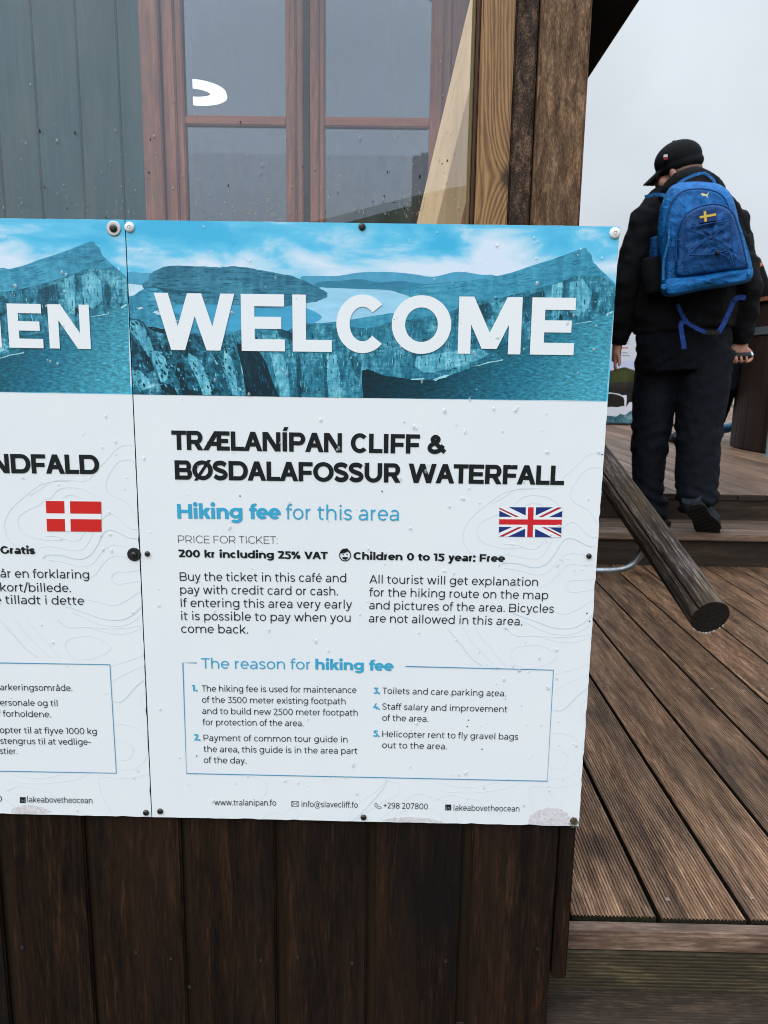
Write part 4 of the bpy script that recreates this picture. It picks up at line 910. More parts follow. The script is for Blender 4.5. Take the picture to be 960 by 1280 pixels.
put_text('fee_lettering', cyan, en, [(BOLD, 'Hiking fee', 222, 648, 351, 648.8, 18.2), (REG, 'for this area', 357.5, 648.9, 498.4, 650.8, 18), (REG, 'The reason for', 252, 835.2, 387.7, 836.6, 12.8), (BOLD, 'hiking fee', 394.2, 836.6, 491.7, 838.4, 12.8),
   (BOLD, '1.', 240, 863.4, 247, 863.6, 7.6), (BOLD, '2.', 242.5, 925.2, 250.7, 925.4, 7.6), (BOLD, '3.', 466.9, 866.6, 475, 866.9, 7.6), (BOLD, '4.', 466.3, 886.3, 474.8, 886.6, 7.6), (BOLD, '5.', 466.3, 920.2, 474.5, 920.5, 7.6)])
put_text('price_lettering', ink, en, [(LIGHT, 'PRICE FOR TICKET:', 222.8, 678.4, 347, 679.5, 9.2), (BOLD, '200 kr including 25% VAT', 223, 696.2, 409.7, 698.9, 9.2), (BOLD, 'Children 0 to 15 year: Free', 441.9, 699.2, 631, 702.2, 9.2)])
put_text('body_lettering', ink2, en, [(REG, 'Buy the ticket in this café and', 224.9, 725.7, 432.7, 727.6, 10.6), (REG, 'pay with credit card or cash.', 225.5, 742, 422.5, 744.1, 10.6), (REG, 'If entering this area very early', 226.2, 758.4, 440, 760.6, 10.6), (REG, 'it is possible to pay when you', 226.6, 774.8, 438.2, 777.2, 10.6), (REG, 'come back.', 226.7, 790.8, 310.2, 791.8, 10.6),
   (REG, 'All tourist will get explanation', 461.7, 728.9, 672.3, 732.4, 10.4), (REG, 'for the hiking route on the map', 461.7, 745.2, 685, 748.9, 10.4), (REG, 'and pictures of the area. Bicycles', 461.4, 761.2, 692, 765.9, 10.4), (REG, 'are not allowed in this area.', 461, 777.6, 652.7, 781.6, 10.4)])
put_text('list_lettering', ink2, en, [(REG, 'The hiking fee is used for maintenance', 252.4, 864.1, 445.5, 866, 7.7), (REG, 'of the 3500 meter existing footpath', 252.7, 878.1, 432, 880.2, 7.7), (REG, 'and to build new 2500 meter footpath', 253, 892.2, 447.2, 894.5, 7.7), (REG, 'for protection of the area.', 253.6, 906.2, 379.3, 907.5, 7.7),
   (REG, 'Payment of common tour guide in', 254.6, 925.7, 434.4, 927.8, 7.7), (REG, 'the area, this guide is in the area part', 254.7, 939.7, 446.7, 942.1, 7.7), (REG, 'of the day.', 254.8, 953.5, 308, 954.2, 7.7),
   (REG, 'Toilets and care parking area.', 478, 866.9, 632.2, 870.2, 7.7), (REG, 'Staff salary and improvement', 477.8, 886.6, 634, 890, 7.7), (REG, 'of the area.', 477.8, 900.7, 535.3, 902, 7.7), (REG, 'Helicopter rent to fly gravel bags', 477.8, 920.9, 647.5, 924.5, 7.7), (REG, 'out to the area.', 477.6, 934.8, 558.4, 936.4, 7.7)])
put_text('contact_lettering', ink2, en, [(REG, 'www.tralanipan.fo', 268.2, 1006.2, 345.2, 1006.8, 7.2), (REG, 'info@slavecliff.fo', 377, 1008.2, 447.2, 1009.4, 7.2), (REG, '+298 207800', 479.4, 1010, 534.7, 1011.4, 7.2), (REG, 'lakeabovetheocean', 566.9, 1012.8, 649, 1014.2, 7.2)])
# Danish side: only what the photo shows, words completed at their cut edge
put_text('title_lettering', white_ink, dk, [(EXTRA, 'EN', 12.5, 434.6, 114.3, 436.4, 55, 'VELKOMM')], .0011)
put_text('heading_lettering', ink, dk, [(BOLD, 'DFALD', 14.6, 591.4, 124.8, 592.6, 24, 'VAN')])
put_text('body_lettering', ink2, dk, [(REG, 'år en forklaring', .8, 721.6, 111.7, 723.3, 10.6, 'f'), (REG, 'kort/billede.', .8, 739, 89, 740, 10.6), (REG, 'tilladt i dette', 7.1, 754.6, 105.4, 756, 10.6, 'ikke ')])
put_text('price_lettering', ink, dk, [(BOLD, 'Gratis', 1, 691.9, 44.3, 692.5, 9.4)])
put_text('list_lettering', ink2, dk, [(REG, 'arkeringsområde.', .5, 862.5, 90.6, 863.6, 7.7, 'p'), (REG, 'ersonale og til', .5, 881.6, 72.2, 882.6, 7.7, 'p'), (REG, 'forholdene.', 4.2, 895.6, 63.9, 896.4, 7.7, 'af '), (REG, 'opter til at flyve 1000 kg', .2, 916, 121.2, 917.7, 7.7, 'helik'), (REG, 'stengrus til at vedlige-', .8, 929.6, 113.8, 931, 7.7), (REG, 'stier.', .5, 942.2, 22, 942.6, 7.7)])
put_text('contact_lettering', ink2, dk, [(REG, '0', -3, 1001.6, 2.8, 1001.7, 7.2), (REG, 'lakeabovetheocean', 34.8, 1002.6, 115.8, 1003.9, 7.2)])
# box lines
d = MB(); strip(d, [(246, 828.4), (228.6, 828.2), (233.2, 966.6), (684, 976.2), (691.7, 837.4), (506.7, 832.8)], .0014, .0006, 1); d.build('text_box_line', teal, en, normals=False)
d = MB(); strip(d, [(-20, 828.1), (137.5, 830.6), (145.5, 966.2), (-20, 963.3)], .0014, .0006, 1); d.build('text_box_line', teal, dk, normals=False)
# flags
def quad(mb, a, b, c, e, off): mb.add([sp(*p, off) for p in (a, b, c, e)], [(0, 1, 2, 3)])
UL, UR, LR, LL = (624.2, 633.8), (703, 634), (701.2, 671.6), (623.4, 670.6)
def fl(u, v): a = [UL[i]+(UR[i]-UL[i])*u for i in (0, 1)]; b = [LL[i]+(LR[i]-LL[i])*u for i in (0, 1)]; return (a[0]+(b[0]-a[0])*v, a[1]+(b[1]-a[1])*v)
flag = MB(); M_ = [white_ink, blue_ink, red_ink, wine_ink]
def fpoly(m, uv, off): flag.m = m; flag.poly([sp(*fl(*p), off) for p in uv])
fpoly(0, [(0, 0), (1, 0), (1, 1), (0, 1)], .0005)
for sx_ in (0, 1):
    for sy_ in (0, 1):
        f = lambda u, v: (u if not sx_ else 1-u, v if not sy_ else 1-v)
        fpoly(1, [f(.145, 0), f(.42, 0), f(.42, .28)], .00054); fpoly(1, [f(0, .12), f(0, .33), f(.21, .33)], .00054)
        if sx_ == sy_: fpoly(3, [f(0, .01), f(.0, .065), f(.26, .33), f(.32, .33)], .00056)
        else: fpoly(3, [f(.0, .01), f(.07, .0), f(.38, .33), f(.31, .33)] if 1 else [], .00056)
fpoly(2, [(.455, 0), (.545, 0), (.545, 1), (.455, 1)], .0006); fpoly(2, [(0, .41), (1, .41), (1, .59), (0, .59)], .00062)
flag.build('british_flag', M_, en, normals=False)
d = MB(); d.m = 0; F4 = [(57.4, 626), (126.6, 626.8), (127.2, 664.6), (59, 664)]
def dl(u, v): a = [F4[0][i]+(F4[1][i]-F4[0][i])*u for i in (0, 1)]; b = [F4[3][i]+(F4[2][i]-F4[3][i])*u for i in (0, 1)]; return (a[0]+(b[0]-a[0])*v, a[1]+(b[1]-a[1])*v)
d.poly([sp(*dl(*p), .0005) for p in ((0, 0), (1, 0), (1, 1), (0, 1))]); d.m = 1
for u0, u1 in ((0, .335), (.435, 1)):
    for v0, v1 in ((0, .41), (.59, 1)): d.poly([sp(*dl(*p), .00055) for p in ((u0, v0), (u1, v0), (u1, v1), (u0, v1))])
d.build('danish_flag', [white_ink, dred_ink], dk, normals=False)
# small icons
ic = MB()
c = (431.4, 694); 
def circ(mb, c, r0, r1, a0=0, a1=360, off=.0006, n=30, ky=1.0):
    for i in range(n):
        p = [R(a0+(a1-a0)*(i+j)/n) for j in (0, 1)]; q = [(c[0]+r*math.cos(t), c[1]-r*math.sin(t)*ky) for r, t in ((r1, p[0]), (r1, p[1]), (r0, p[1]), (r0, p[0]))]
        mb.add([sp(x, y, off+(i % 2)*.00001) for x, y in q], [(0, 1, 2, 3)])
circ(ic, c, 6.3, 7.5)
ic.poly([sp(x, y, .00064) for x, y in [(424.6, 692), (425.2, 689.4), (427, 687), (430, 685.6), (433, 685.6), (433.8, 684.6), (434.4, 686), (436, 687.4), (437.8, 689.6), (438.6, 692.4), (436.6, 691.2), (434.6, 688.8), (433.4, 690), (430, 691.2), (426.6, 691.6)]])
for ex_ in (429, 433.8): circ(ic, (ex_, 693), 0, .9, 0, 360, .00066, 10)
ic.poly([sp(c[0]+3.7*math.cos(t), c[1]+2.2-3.2*math.sin(t)*(1), .00066) for t in [math.pi+i*math.pi/10 for i in range(11)]])
# envelope, handset, small camera squares
strip(ic, [(364.6, 1001.4), (373.2, 1001.6), (373, 1007.8), (364.4, 1007.6), (364.6, 1001.4)], .0008, .0006, 1); strip(ic, [(364.6, 1001.6), (368.8, 1005), (373.2, 1001.8)], .0008, .00063, 1)
strip(ic, [(364.6, 1007.4), (367.4, 1004.4)], .0006, .00066, 1); strip(ic, [(373, 1007.6), (370.2, 1004.6)], .0006, .00066, 1)
strip(ic, [(470, 1003.4), (468.6, 1004.6), (469, 1007), (471, 1009.2), (473.6, 1010.6), (475.6, 1010.6), (476.6, 1009.2), (474.6, 1007.8), (473.2, 1008.4), (471.2, 1006.6), (471.6, 1005.2), (470, 1003.4)], .0007, .0006, 3)
def camicon(mb, x, y, s):
    strip(mb, [(x, y+s*.3), (x+s, y+s*.3)], .0007*s, .0006, 1) if 0 else None
    for q in ([(x, y), (x+s, y), (x+s, y+s*.36), (x, y+s*.36)], [(x, y+s*.36), (x+s*.18, y+s*.36), (x+s*.18, y+s), (x, y+s)], [(x+s*.82, y+s*.36), (x+s, y+s*.36), (x+s, y+s), (x+s*.82, y+s)], [(x+s*.18, y+s*.84), (x+s*.82, y+s*.84), (x+s*.82, y+s), (x+s*.18, y+s)]): mb.add([sp(*p, .0006) for p in q], [(0, 1, 2, 3)])
    circ(mb, (x+s/2, y+s*.58), s*.1, s*.28, 0, 360, .00063, 16)
camicon(ic, 556.6, 1005.4, 7.2); ic.build('icons', ink, en, normals=False)
ic = MB(); camicon(ic, 25, 996.2, 7.2); ic.build('icons', ink, dk, normals=False)
# printed contour lines
def cr7(P): return [(630+x/5.333, 560+y/5.333) for x, y in P]
def cr8(P): return [(560+x/4.572, 760+y/4.572) for x, y in P]
def cr6(P): return [(460+x/3.2, 520+y/3.2) for x, y in P]
def crA(P): return [(190+x/3.4286, 840+y/3.4286) for x, y in P]
def crB(P): return [(440+x/3.2, 840+y/3.2) for x, y in P]
CL = [cr7([(400, 190), (470, 130), (540, 60), (610, 30), (665, 40)]), cr7([(672, 160), (640, 135), (600, 130), (540, 150), (480, 220), (445, 290), (450, 340), (500, 380), (560, 410), (610, 480), (634, 515)]),
 cr7([(-80, 370), (0, 325), (60, 285), (130, 265), (250, 270), (320, 268), (360, 235), (400, 190)]), cr7([(-30, 440), (20, 400), (60, 385), (120, 330), (190, 315), (280, 325), (340, 355), (370, 385)]), cr7([(140, 385), (190, 365), (240, 375), (265, 390)]),
 cr7([(390, 530), (430, 500), (480, 500), (530, 550), (580, 590), (625, 595)]), cr7([(0, 640), (80, 645), (160, 670), (220, 665), (260, 620), (280, 600)]), cr7([(-60, 720), (0, 710), (60, 715), (150, 735), (220, 735), (270, 700), (330, 600)]),
 cr7([(0, 800), (100, 815), (220, 845), (300, 820), (370, 740), (430, 705), (500, 705), (545, 712)]), cr7([(230, 930), (300, 900), (370, 820), (440, 775), (520, 780), (612, 785)]), cr7([(605, 868), (520, 880), (450, 880), (415, 910), (420, 950), (480, 960), (600, 940)]),
 cr7([(200, 1060), (300, 1080), (400, 1105), (480, 1080), (560, 1030), (598, 1015)]), cr7([(120, 1150), (280, 1225), (400, 1245), (500, 1225), (585, 1170)]), cr7([(0, 1190), (80, 1250), (200, 1250), (400, 1260), (580, 1240)]),
 cr8([(330, 110), (390, 155), (500, 160), (600, 185), (680, 198), (740, 190), (815, 165)]), cr8([(610, 380), (700, 355), (805, 320)]), cr8([(610, 470), (680, 430), (803, 380)]),
 cr8([(590, 720), (650, 715), (720, 740), (765, 790), (778, 850), (740, 930), (680, 970), (620, 975), (580, 970)]), cr8([(590, 810), (640, 810), (680, 840), (685, 870), (660, 910), (620, 920), (580, 910)]), cr8([(75, 95), (130, 180), (200, 260), (265, 332)]), cr8([(150, 100), (200, 180), (270, 260), (330, 335)]),
 cr8([(465, 1030), (470, 1100), (490, 1160), (520, 1220)]), cr8([(465, 1030), (500, 1018), (600, 1025), (700, 1015), (757, 1000)]), cr8([(-40, 1000), (0, 1010), (100, 1025), (200, 1015), (290, 990)]), cr8([(-60, 1035), (0, 1050), (120, 1055), (250, 1045), (350, 1025), (430, 990)]), cr8([(-80, 1100), (0, 1070), (80, 1080), (170, 1100), (220, 1150), (250, 1180)]), cr8([(785, 640), (762, 600), (765, 560), (790, 530)]),
 cr6([(660, 290), (560, 300), (480, 350), (410, 410), (380, 470), (395, 530), (450, 570)]), cr6([(530, 390), (480, 410), (440, 440), (440, 480), (460, 505), (500, 520), (560, 530), (620, 525)]),
 crA([(430, 445), (480, 470), (492, 505), (480, 530), (460, 550)]), crA([(470, 630), (520, 600), (560, 612), (600, 580), (625, 600), (620, 630)]), crA([(845, 630), (860, 590), (900, 550), (960, 510), (1000, 470), (1020, 440)]), crB([(100, 600), (150, 560), (250, 490), (320, 500), (400, 540), (420, 600)]), crB([(150, 595), (220, 550), (320, 545), (370, 590)]), crB([(130, 430), (185, 450), (180, 490), (100, 530), (20, 590)])]
CB = [cr7([(-40, 790), (0, 765), (100, 770), (200, 795), (280, 770), (340, 700), (390, 620), (440, 600), (490, 615), (560, 650), (610, 655)]), cr7([(60, 1100), (200, 1150), (330, 1195), (440, 1200), (520, 1170), (592, 1110)]), cr8([(0, 120), (60, 190), (130, 280), (195, 330)]), cr8([(600, 580), (640, 585), (680, 560), (740, 500), (798, 455)]), crB([(0, 595), (40, 560), (120, 470), (140, 430)])]
OV = [cr8([(360, 270), (375, 235), (430, 215), (500, 210), (560, 225), (610, 255), (622, 278), (600, 300), (540, 330), (480, 342), (420, 340), (375, 310)])]
def contours(parent, dx):
    d = MB(); r_ = parent
    n0 = 0
    for k, P in enumerate(CL): strip(d, P, .00065, .00025+(k % 7)*.00002, 6)
    for P in OV: strip(d, P, .00065, .00028, 5, True)
    d.m = 1
    for k, P in enumerate(CB): strip(d, P, .0012, .00042+k*.00001, 6)
    d.v = [(min(SIGN_W-.0005, max(.0005, x))+dx, y, max(z, SIGN_Z-SIGN_H+.001)) for x, y, z in d.v]
    return d.build('contour_pattern', [line_ink, line_bold], parent, normals=False)
contours(en, 0); contours(dk, -SIGN_W-GAPX)
# worn patches along the lower edge
def patch(name, parent, P, off=.0005, jit=1.2):
    rr = random.Random(len(P)); Q = []
    for j, p in enumerate(P):
        q = P[(j+1) % len(P)]; Q.append(p)
        for t in (.25, .5, .75): Q.append((p[0]+(q[0]-p[0])*t+rr.uniform(-jit, jit), p[1]+(q[1]-p[1])*t+rr.uniform(-jit*.6, jit*.6)))
    d = MB(); d.poly([(lambda v: (v.x, v.y, max(v.z, SIGN_Z-SIGN_H+.0004)))(sp(*p, off)) for p in Q]); return d.build(name, peel, parent, normals=False)
patch('worn_patch', en, [(660, 1030), (662, 1020), (672, 1013), (684, 1009), (692, 1010), (700, 1011), (708, 1015), (712, 1021), (720, 1026), (722, 1031)])
patch('worn_patch', en, [(476, 1025.6), (490, 1022), (510, 1020.6), (530, 1022), (546, 1025), (556, 1028)], jit=.8)
patch('worn_patch', dk, [(14, 1016), (18, 1009), (30, 1006), (46, 1007), (60, 1011), (64, 1014), (58, 1017), (30, 1017)])
# screws
def screw(parent, px, py, kind, r):
    p = sp(px, py); k = r
    if kind == 'cap': prof, mt = [(k, .0002), (k, .0012), (k*.86, .0026), (k*.36, .0031)], white_cap
    else: prof, mt = [(k, .0002), (k, .0012), (k*.8, .0026), (k*.45, .003)], dark_metal if kind != 'rust' else rust
    up = .0016 if kind in ('washer', 'rubber') else 0
    d = MB(); d.lathe((p.x, -up, p.z), prof, 28); s_ = d.build('screw', mt, parent, smooth=False)
    for f in s_.data.polygons: f.use_smooth = len(f.vertices) == 4
    h = .0031 if kind == 'cap' else .003
    d = MB(); rr = k*.30 if kind == 'cap' else k*.42
    d.lathe((p.x, -up, p.z), [(rr*1.12, h-.0004), (rr*1.12, h+.0002), (rr*.9, h+.0002), (rr*.8, h-.0014)], 6 if kind != 'rust' else 9); d.build('hex_socket', hole_m if kind != 'hexlight' else screw_metal, s_)
    if kind in ('washer', 'rubber'):
        R2 = .0088 if kind == 'washer' else .0090
        d = MB(); d.lathe((p.x, 0, p.z), [(R2, .0002), (R2, .0012), (R2*.9, .0018), (k*.8, .0018)], 32); d.build('washer', washer_m if kind == 'washer' else rubber, s_)
    return s_
for a_ in ((en, 162.2, 284, 'cap', .0062), (en, 768.4, 291.5, 'cap', .0068), (en, 452.6, 283.6, 'dark', .0044), (en, 184.3, 692.2, 'dark', .0036), (en, 736, 695, 'dark', .0036), (en, 200.4, 1013.8, 'dark', .0042), (en, 454.4, 1021.4, 'dark', .0042), (en, 717, 1026, 'rust', .0052),
           (dk, 142.4, 285.8, 'washer', .0047), (dk, 167.8, 692.8, 'rubber', .0040), (dk, 182.6, 1015.6, 'dark', .0042)): screw(*a_)
d = MB(); rr = random.Random(5); P0 = sp(717, 1027)
for i in range(26):
    a_ = rr.uniform(0, 6.28); l_ = rr.uniform(.004, .010); q = P0+Vector((math.cos(a_)*l_, -.0022, math.sin(a_)*l_*.9)); m_ = P0+Vector((math.cos(a_+.4)*l_*.5, -.0034, math.sin(a_+.4)*l_*.5))
    d.tube([P0+Vector((0, -.002, 0)), m_, q], .00035, 5)
d.build('lichen_tuft', M('grey lichen', .9, .1, 0, S(96, 92, 78)), en)
# specks on the sign and rain drops
d = MB()
for px, py in ((752.6, 568), (737, 776.5), (733.6, 766.5), (585.5, 900), (602.6, 936.5), (678.6, 456), (246, 945), (477.6, 614), (584, 908), (300, 620), (420, 560), (616, 870)):
    p = sp(px, py); d.lathe((p.x, 0, p.z), [(.0010, .0001), (.0008, .0006)], 8)
tag(d.build('dirt_specks', dirt_m, en), kind='stuff')
rr = random.Random(11)
for par, x0_, cnt in ((en, 0.0, 210), (dk, -SIGN_W-GAPX, 160)):
    d = MB(); pts = []
    for i in range(cnt):
        x_ = x0_+rr.uniform(.008, SIGN_W-.008)
        if par is en and rr.random() < .45: x_ = x0_+SIGN_W*(1-abs(rr.gauss(0, .28)) % .98)
        z_ = SIGN_Z-rr.uniform(.006, SIGN_H-.008)
        pts.append((x_, z_, rr.choice((.0010, .0013, .0016, .0020, .0026))*rr.uniform(.55, 1.0)))
        if rr.random() < .25: pts.append((x_+rr.uniform(-.004, .004), z_+rr.uniform(-.003, .003), rr.uniform(.0008, .0018)))
    drops(d, pts, -.0011, 1.7); tag(d.build('water_drops', drop_m, par, smooth=True), kind='stuff')
# ---------------------------------------------------------------- round timber handrail on a bent steel bracket
hr = thing('handrail', (.55, .4, 1.2), 'dark round timber handrail with cracked side on bent steel bracket beside the sign', 'handrail')
P0 = atY(887.8, 771.5, .19); P1 = atY(769.5, 604, .585); ax = (P1-P0).normalized(); P2 = P0+ax*1.35
rad = .0300*((P0-CAM).dot(FWD)/1.15)*24.6/24.5
e1 = Vector((1, 0, 0)); e1 = (e1-ax*e1.dot(ax)).normalized(); e2 = ax.cross(e1); e2 = e2 if e2.z > 0 else -e2
d = MB(); seg = 200; na = R(142); vs = []; lv = []
L = (P2-P0).length; nr = 60
for i in range(nr+1):
    t = (i/nr)**1.6; c = P0+ax*(L*t); row = []
    for k in range(seg):
        w = 2*math.pi*k/seg; dw = (w-na-.05*math.sin(t*7)+math.pi) % (2*math.pi)-math.pi
        r = rad*(1+.006*math.sin(w*3+t*4)+.005*math.sin(w*7+1))
        r -= rad*.42*max(0, 1-abs(dw)/.05)
        for cw, cl0, cl1, dp in ((70, .0, .16, .10), (104, .05, .30, .14), (118, .0, .10, .10), (54, .12, .5, .10), (160, .0, .22, .12), (88, .3, .8, .12)):
            dq = (w-R(cw)-.03*math.sin(t*11+cw)+math.pi) % (2*math.pi)-math.pi; tl_ = L*t
            if cl0 <= tl_ <= cl1: r -= rad*dp*max(0, 1-abs(dq)/.036)*min(1, 8*min(tl_-cl0+.01, cl1-tl_))
        if i == 0: r *= .985
        r -= rad*.018*max(0, math.sin(w*17+3*math.sin(w*5)))**6*(.5+.5*math.sin(t*9+w*3))
        row.append(c+e1*math.cos(w)*r+e2*math.sin(w)*r); lv.append((math.cos(w)*r, L*t, math.sin(w)*r))
    vs += row
d.sm = True
d.add(lv, [(i*seg+k, i*seg+(k+1) % seg, (i+1)*seg+(k+1) % seg, (i+1)*seg+k) for i in range(nr) for k in range(seg)])
rail = d.build('rail', rail_wood, hr); rail.matrix_basis = Matrix(((e1.x, ax.x, e2.x, P0.x), (e1.y, ax.y, e2.y, P0.y), (e1.z, ax.z, e2.z, P0.z), (0, 0, 0, 1)))
endm = M('dark end grain', .75, .25)
rdist = endm.n('ShaderNodeVectorMath', operation='DISTANCE'); endm.l(endm.noise(endm.coords((1, 1, 1)), 40) and endm.obj(), rdist.inputs[0]); cc_ = P0+e1*.006+e2*.008; rdist.inputs[1].default_value = cc_
rs = endm.math('SINE', endm.math('ADD', endm.math('MULTIPLY', rdist.outputs['Value'], 2100.0), endm.math('MULTIPLY', endm.noise(endm.coords((1, 1, 1)), 55, 3), 9.0)))
endm.color(endm.ramp(endm.math('ADD', endm.math('MULTIPLY', rs, .09), endm.math('MULTIPLY', endm.noise(endm.coords((1, 1, 1)), 120), .8)), [(.1, S(22, 19, 17)), (.5, S(36, 31, 28)), (.85, S(60, 52, 46))])); endm.bump(rs, .4, .0008)
d = MB(); row = [P0-ax*.0006+(v-P0)*.995 for v in vs[:seg]]; d.poly(row); d.build('rail_end', endm, hr, normals=False)
yb = .42; cb = P0+ax*((yb-P0.y)/ax.y)
bp = [atY(x, y, yb) for x, y in ((690, 711), (735, 713.4), (765, 713), (780, 711), (790, 706), (797, 698), (802, 689), (806, 680))]
bp = [Vector((xb+.05, yb, bp[0].z))]+smoothline(bp[1:], 4)
bpts = bp[:-1]+[cb-Vector((0, 0, rad*.8))+Vector((-.004, 0, 0))]
d = MB(); d.tube(bpts, .0058*((cb-CAM).dot(FWD)/1.38), 14); d.build('bracket', steel, hr, smooth=True)
cf = P0+ax*((1.22-P0.y)/ax.y); d = MB(); d.tube(smoothline([(xb+.05, 1.22, cf.z-.09), (cf.x-.06, 1.22, cf.z-.09), (cf.x-.012, 1.22, cf.z-.075), (cf.x-.002, 1.22, cf.z-rad*.8)], 4), .0085, 12); d.build('bracket', steel, hr, smooth=True)
d = MB(); d.lathe((xb+.0455, yb, bp[0].z), [(.03, 0), (.03, .005), (.012, .006)], 20, (1, 0, 0)); d.build('wall_plate', steel, hr)
d = MB(); r5 = random.Random(2); pts = []
for i in range(9):
    q = bpts[0].lerp(bpts[6], r5.uniform(.3, 1)); pts.append((q.x, q.z-.0062-r5.uniform(0, .001), r5.uniform(.0014, .0022)))
drops(d, pts, yb, 1.4)
for i in range(12):
    a_ = R(270)+r5.gauss(0, .5); q = P0+e1*math.cos(a_)*rad+e2*math.sin(a_)*rad
    d.ball(q-Vector((0, 0, .0008)), (.0016, .0016, .0022), 8, 6)
tag(d.build('water_drops', drop_m, hr, smooth=True), kind='stuff')

# ---------------------------------------------------------------- round wooden tub at right
tub_c = Vector((0, 0, 0)); a = atZ(912, 556, UPPER); TR = 1.15
# the left outline passes through a: put the centre at right angles to the sight line
sd_ = Vector((a.x-CAM.x, a.y-CAM.y, 0)).normalized(); rt_ = Vector((sd_.y, -sd_.x, 0)); tub_c = Vector((a.x, a.y, UPPER))+rt_*TR
ztub = atY(955, 366, tub_c.y-TR*.6).z
tub = thing('round_tub', tuple(tub_c), 'big round dark wooden stave tub with grey metal hoop at the right edge', 'tub')
d = MB(); ns = 84
for k in range(ns):
    a0, a1 = 2*math.pi*k/ns, 2*math.pi*(k+1)/ns; g_ = .0025/TR; d.tone = random.random()
    ro = TR+random.uniform(-.003, .003); q = [(ro, a0+g_), (ro, a1-g_), (ro-.04, a1-g_), (ro-.04, a0+g_)]
    vs = [tub_c+Vector((r*math.cos(w), r*math.sin(w), z)) for z in (0.01, ztub-UPPER) for r, w in q]
    d.add(vs, [(0, 1, 5, 4), (1, 2, 6, 5), (2, 3, 7, 6), (3, 0, 4, 7), (4, 5, 6, 7), (0, 3, 2, 1)])
d.build('staves', barrel_wood, tub)
d = MB(); zh = atY(955, 407, tub_c.y-TR*.6).z-UPPER; d.lathe(tub_c, [(TR+.004, zh-.03), (TR+.010, zh-.028), (TR+.010, zh+.028), (TR+.004, zh+.03)], 96, (0, 0, 1))
d.build('hoop', M('grey hoop', .5, .5, .5, S(96, 104, 110)), tub)
d = MB(); d.lathe(tub_c, [(TR-.05, .1), (TR-.05, ztub-UPPER-.12)], 64, (0, 0, 1)); d.build('liner', black, tub)
d = MB(); d.lathe(tub_c, [(TR+.03, ztub-UPPER+.001), (TR+.035, ztub-UPPER+.03), (TR-.07, ztub-UPPER+.03), (TR-.07, ztub-UPPER+.001)], 84, (0, 0, 1)); d.build('rim', frame_wood, tub)
pp = atZ(957, 570, UPPER); pipe = MB(); pipe.tube([(pp.x, pp.y-.02, UPPER), (pp.x, pp.y-.02, UPPER+.55)], .012, 12); pipe.tube([(pp.x, pp.y-.02, UPPER+.55), (pp.x+.25, pp.y-.02, UPPER+.62)], .012, 12); pipe.lathe((pp.x, pp.y-.02, UPPER), [(.03, 0), (.03, .006)], 16, (0, 0, 1))
tag(pipe.build('drain_pipe', M('grey green pipe', .5, .4, .2, S(112, 128, 126)), None, smooth=False), 'thin grey green pipe standing against the round tub', 'pipe')

# ---------------------------------------------------------------- information board with waterfall picture behind the sign edge
a = atZ(795, 531, UPPER); YP = a.y
ib = thing('information_board', tuple(a), 'tall white information board with waterfall picture standing on the upper deck', 'board')
def ip(px, py, off=0): p = atY(px, py, YP); return Vector((p.x, YP-off, p.z))
X0, X1, Y0_, Y1_ = 742, 838, 362, 529.5
d = MB(); p, q = ip(X0, Y0_), ip(X1, Y1_); d.box((p.x, YP, q.z), (q.x, YP+.03, p.z), .004); d.build('board', M('white board', .4, .4, 0, S(196, 200, 208)), ib)
def pq(mb, pts, off): mb.poly([ip(x, y, off) for x, y in pts])
pm = [M('board header', .5, .3, 0, S(168, 184, 182)), M('board red print', .5, .3, 0, S(196, 96, 92)), M('board grey print', .5, .3, 0, S(128, 134, 142)), rockmat('board green hill', S(30, 40, 22), S(62, 70, 38), S(98, 96, 58), 14), rockmat('board cliff', S(16, 18, 18), S(40, 38, 36), S(70, 62, 56), 16),
      M('board white water', .5, .3, 0, S(212, 214, 222)), rockmat('board teal water', S(22, 58, 70), S(66, 112, 126), S(170, 196, 206), 20, lo=.4, hi=.62), M('board sky print', .5, .3, 0, S(184, 190, 216))]
d = MB()
d.m = 0; pq(d, [(X0+.5, 362.5), (X1-.5, 362.5), (X1-.5, 409), (X0+.5, 409)], .001)
d.m = 1
for x0_, x1_, y_ in ((768, 777, 416), (770, 785, 434)): pq(d, [(x0_, y_), (x1_, y_), (x1_, y_+1.6), (x0_, y_+1.6)], .001)
d.m = 2
for x0_, x1_, y_ in ((769, 787, 422.5), (769, 786, 426), (769, 786, 429), (769, 785, 440.5), (769, 787, 444)): pq(d, [(x0_, y_), (x1_, y_), (x1_, y_+1), (x0_, y_+1)], .001)
d.m = 7; pq(d, [(X0+.5, 451), (X1-.5, 451), (X1-.5, 470), (X0+.5, 470)], .001)
d.m = 3; pq(d, [(X0+.5, 466), (765, 463), (771, 461), (777, 459.6), (782, 459), (787, 461), (795, 463.5), (815, 458), (X1-.5, 462), (X1-.5, 482), (X0+.5, 482)], .002)
d.m = 4; pq(d, [(X0+.5, 480), (770, 478), (790, 477), (X1-.5, 476), (X1-.5, 512), (X0+.5, 512)], .003)
d.m = 5; pq(d, [(X0+.5, 490.6), (763, 490.6), (769, 491.6), (774, 492.4), (777, 494.2), (783, 493.8), (783.4, 499), (782.4, 509), (780.4, 509), (780.2, 500), (779, 496.6), (776, 495), (772, 493.4), (766, 492), (X0+.5, 492.2)], .004)
pq(d, [(X0+.5, 510), (764, 508.6), (772, 509), (778, 507.6), (783, 508.4), (786.4, 503), (790, 502.4), (795, 503.6), (815, 506), (X1-.5, 504), (X1-.5, 520), (X0+.5, 520)], .0045)
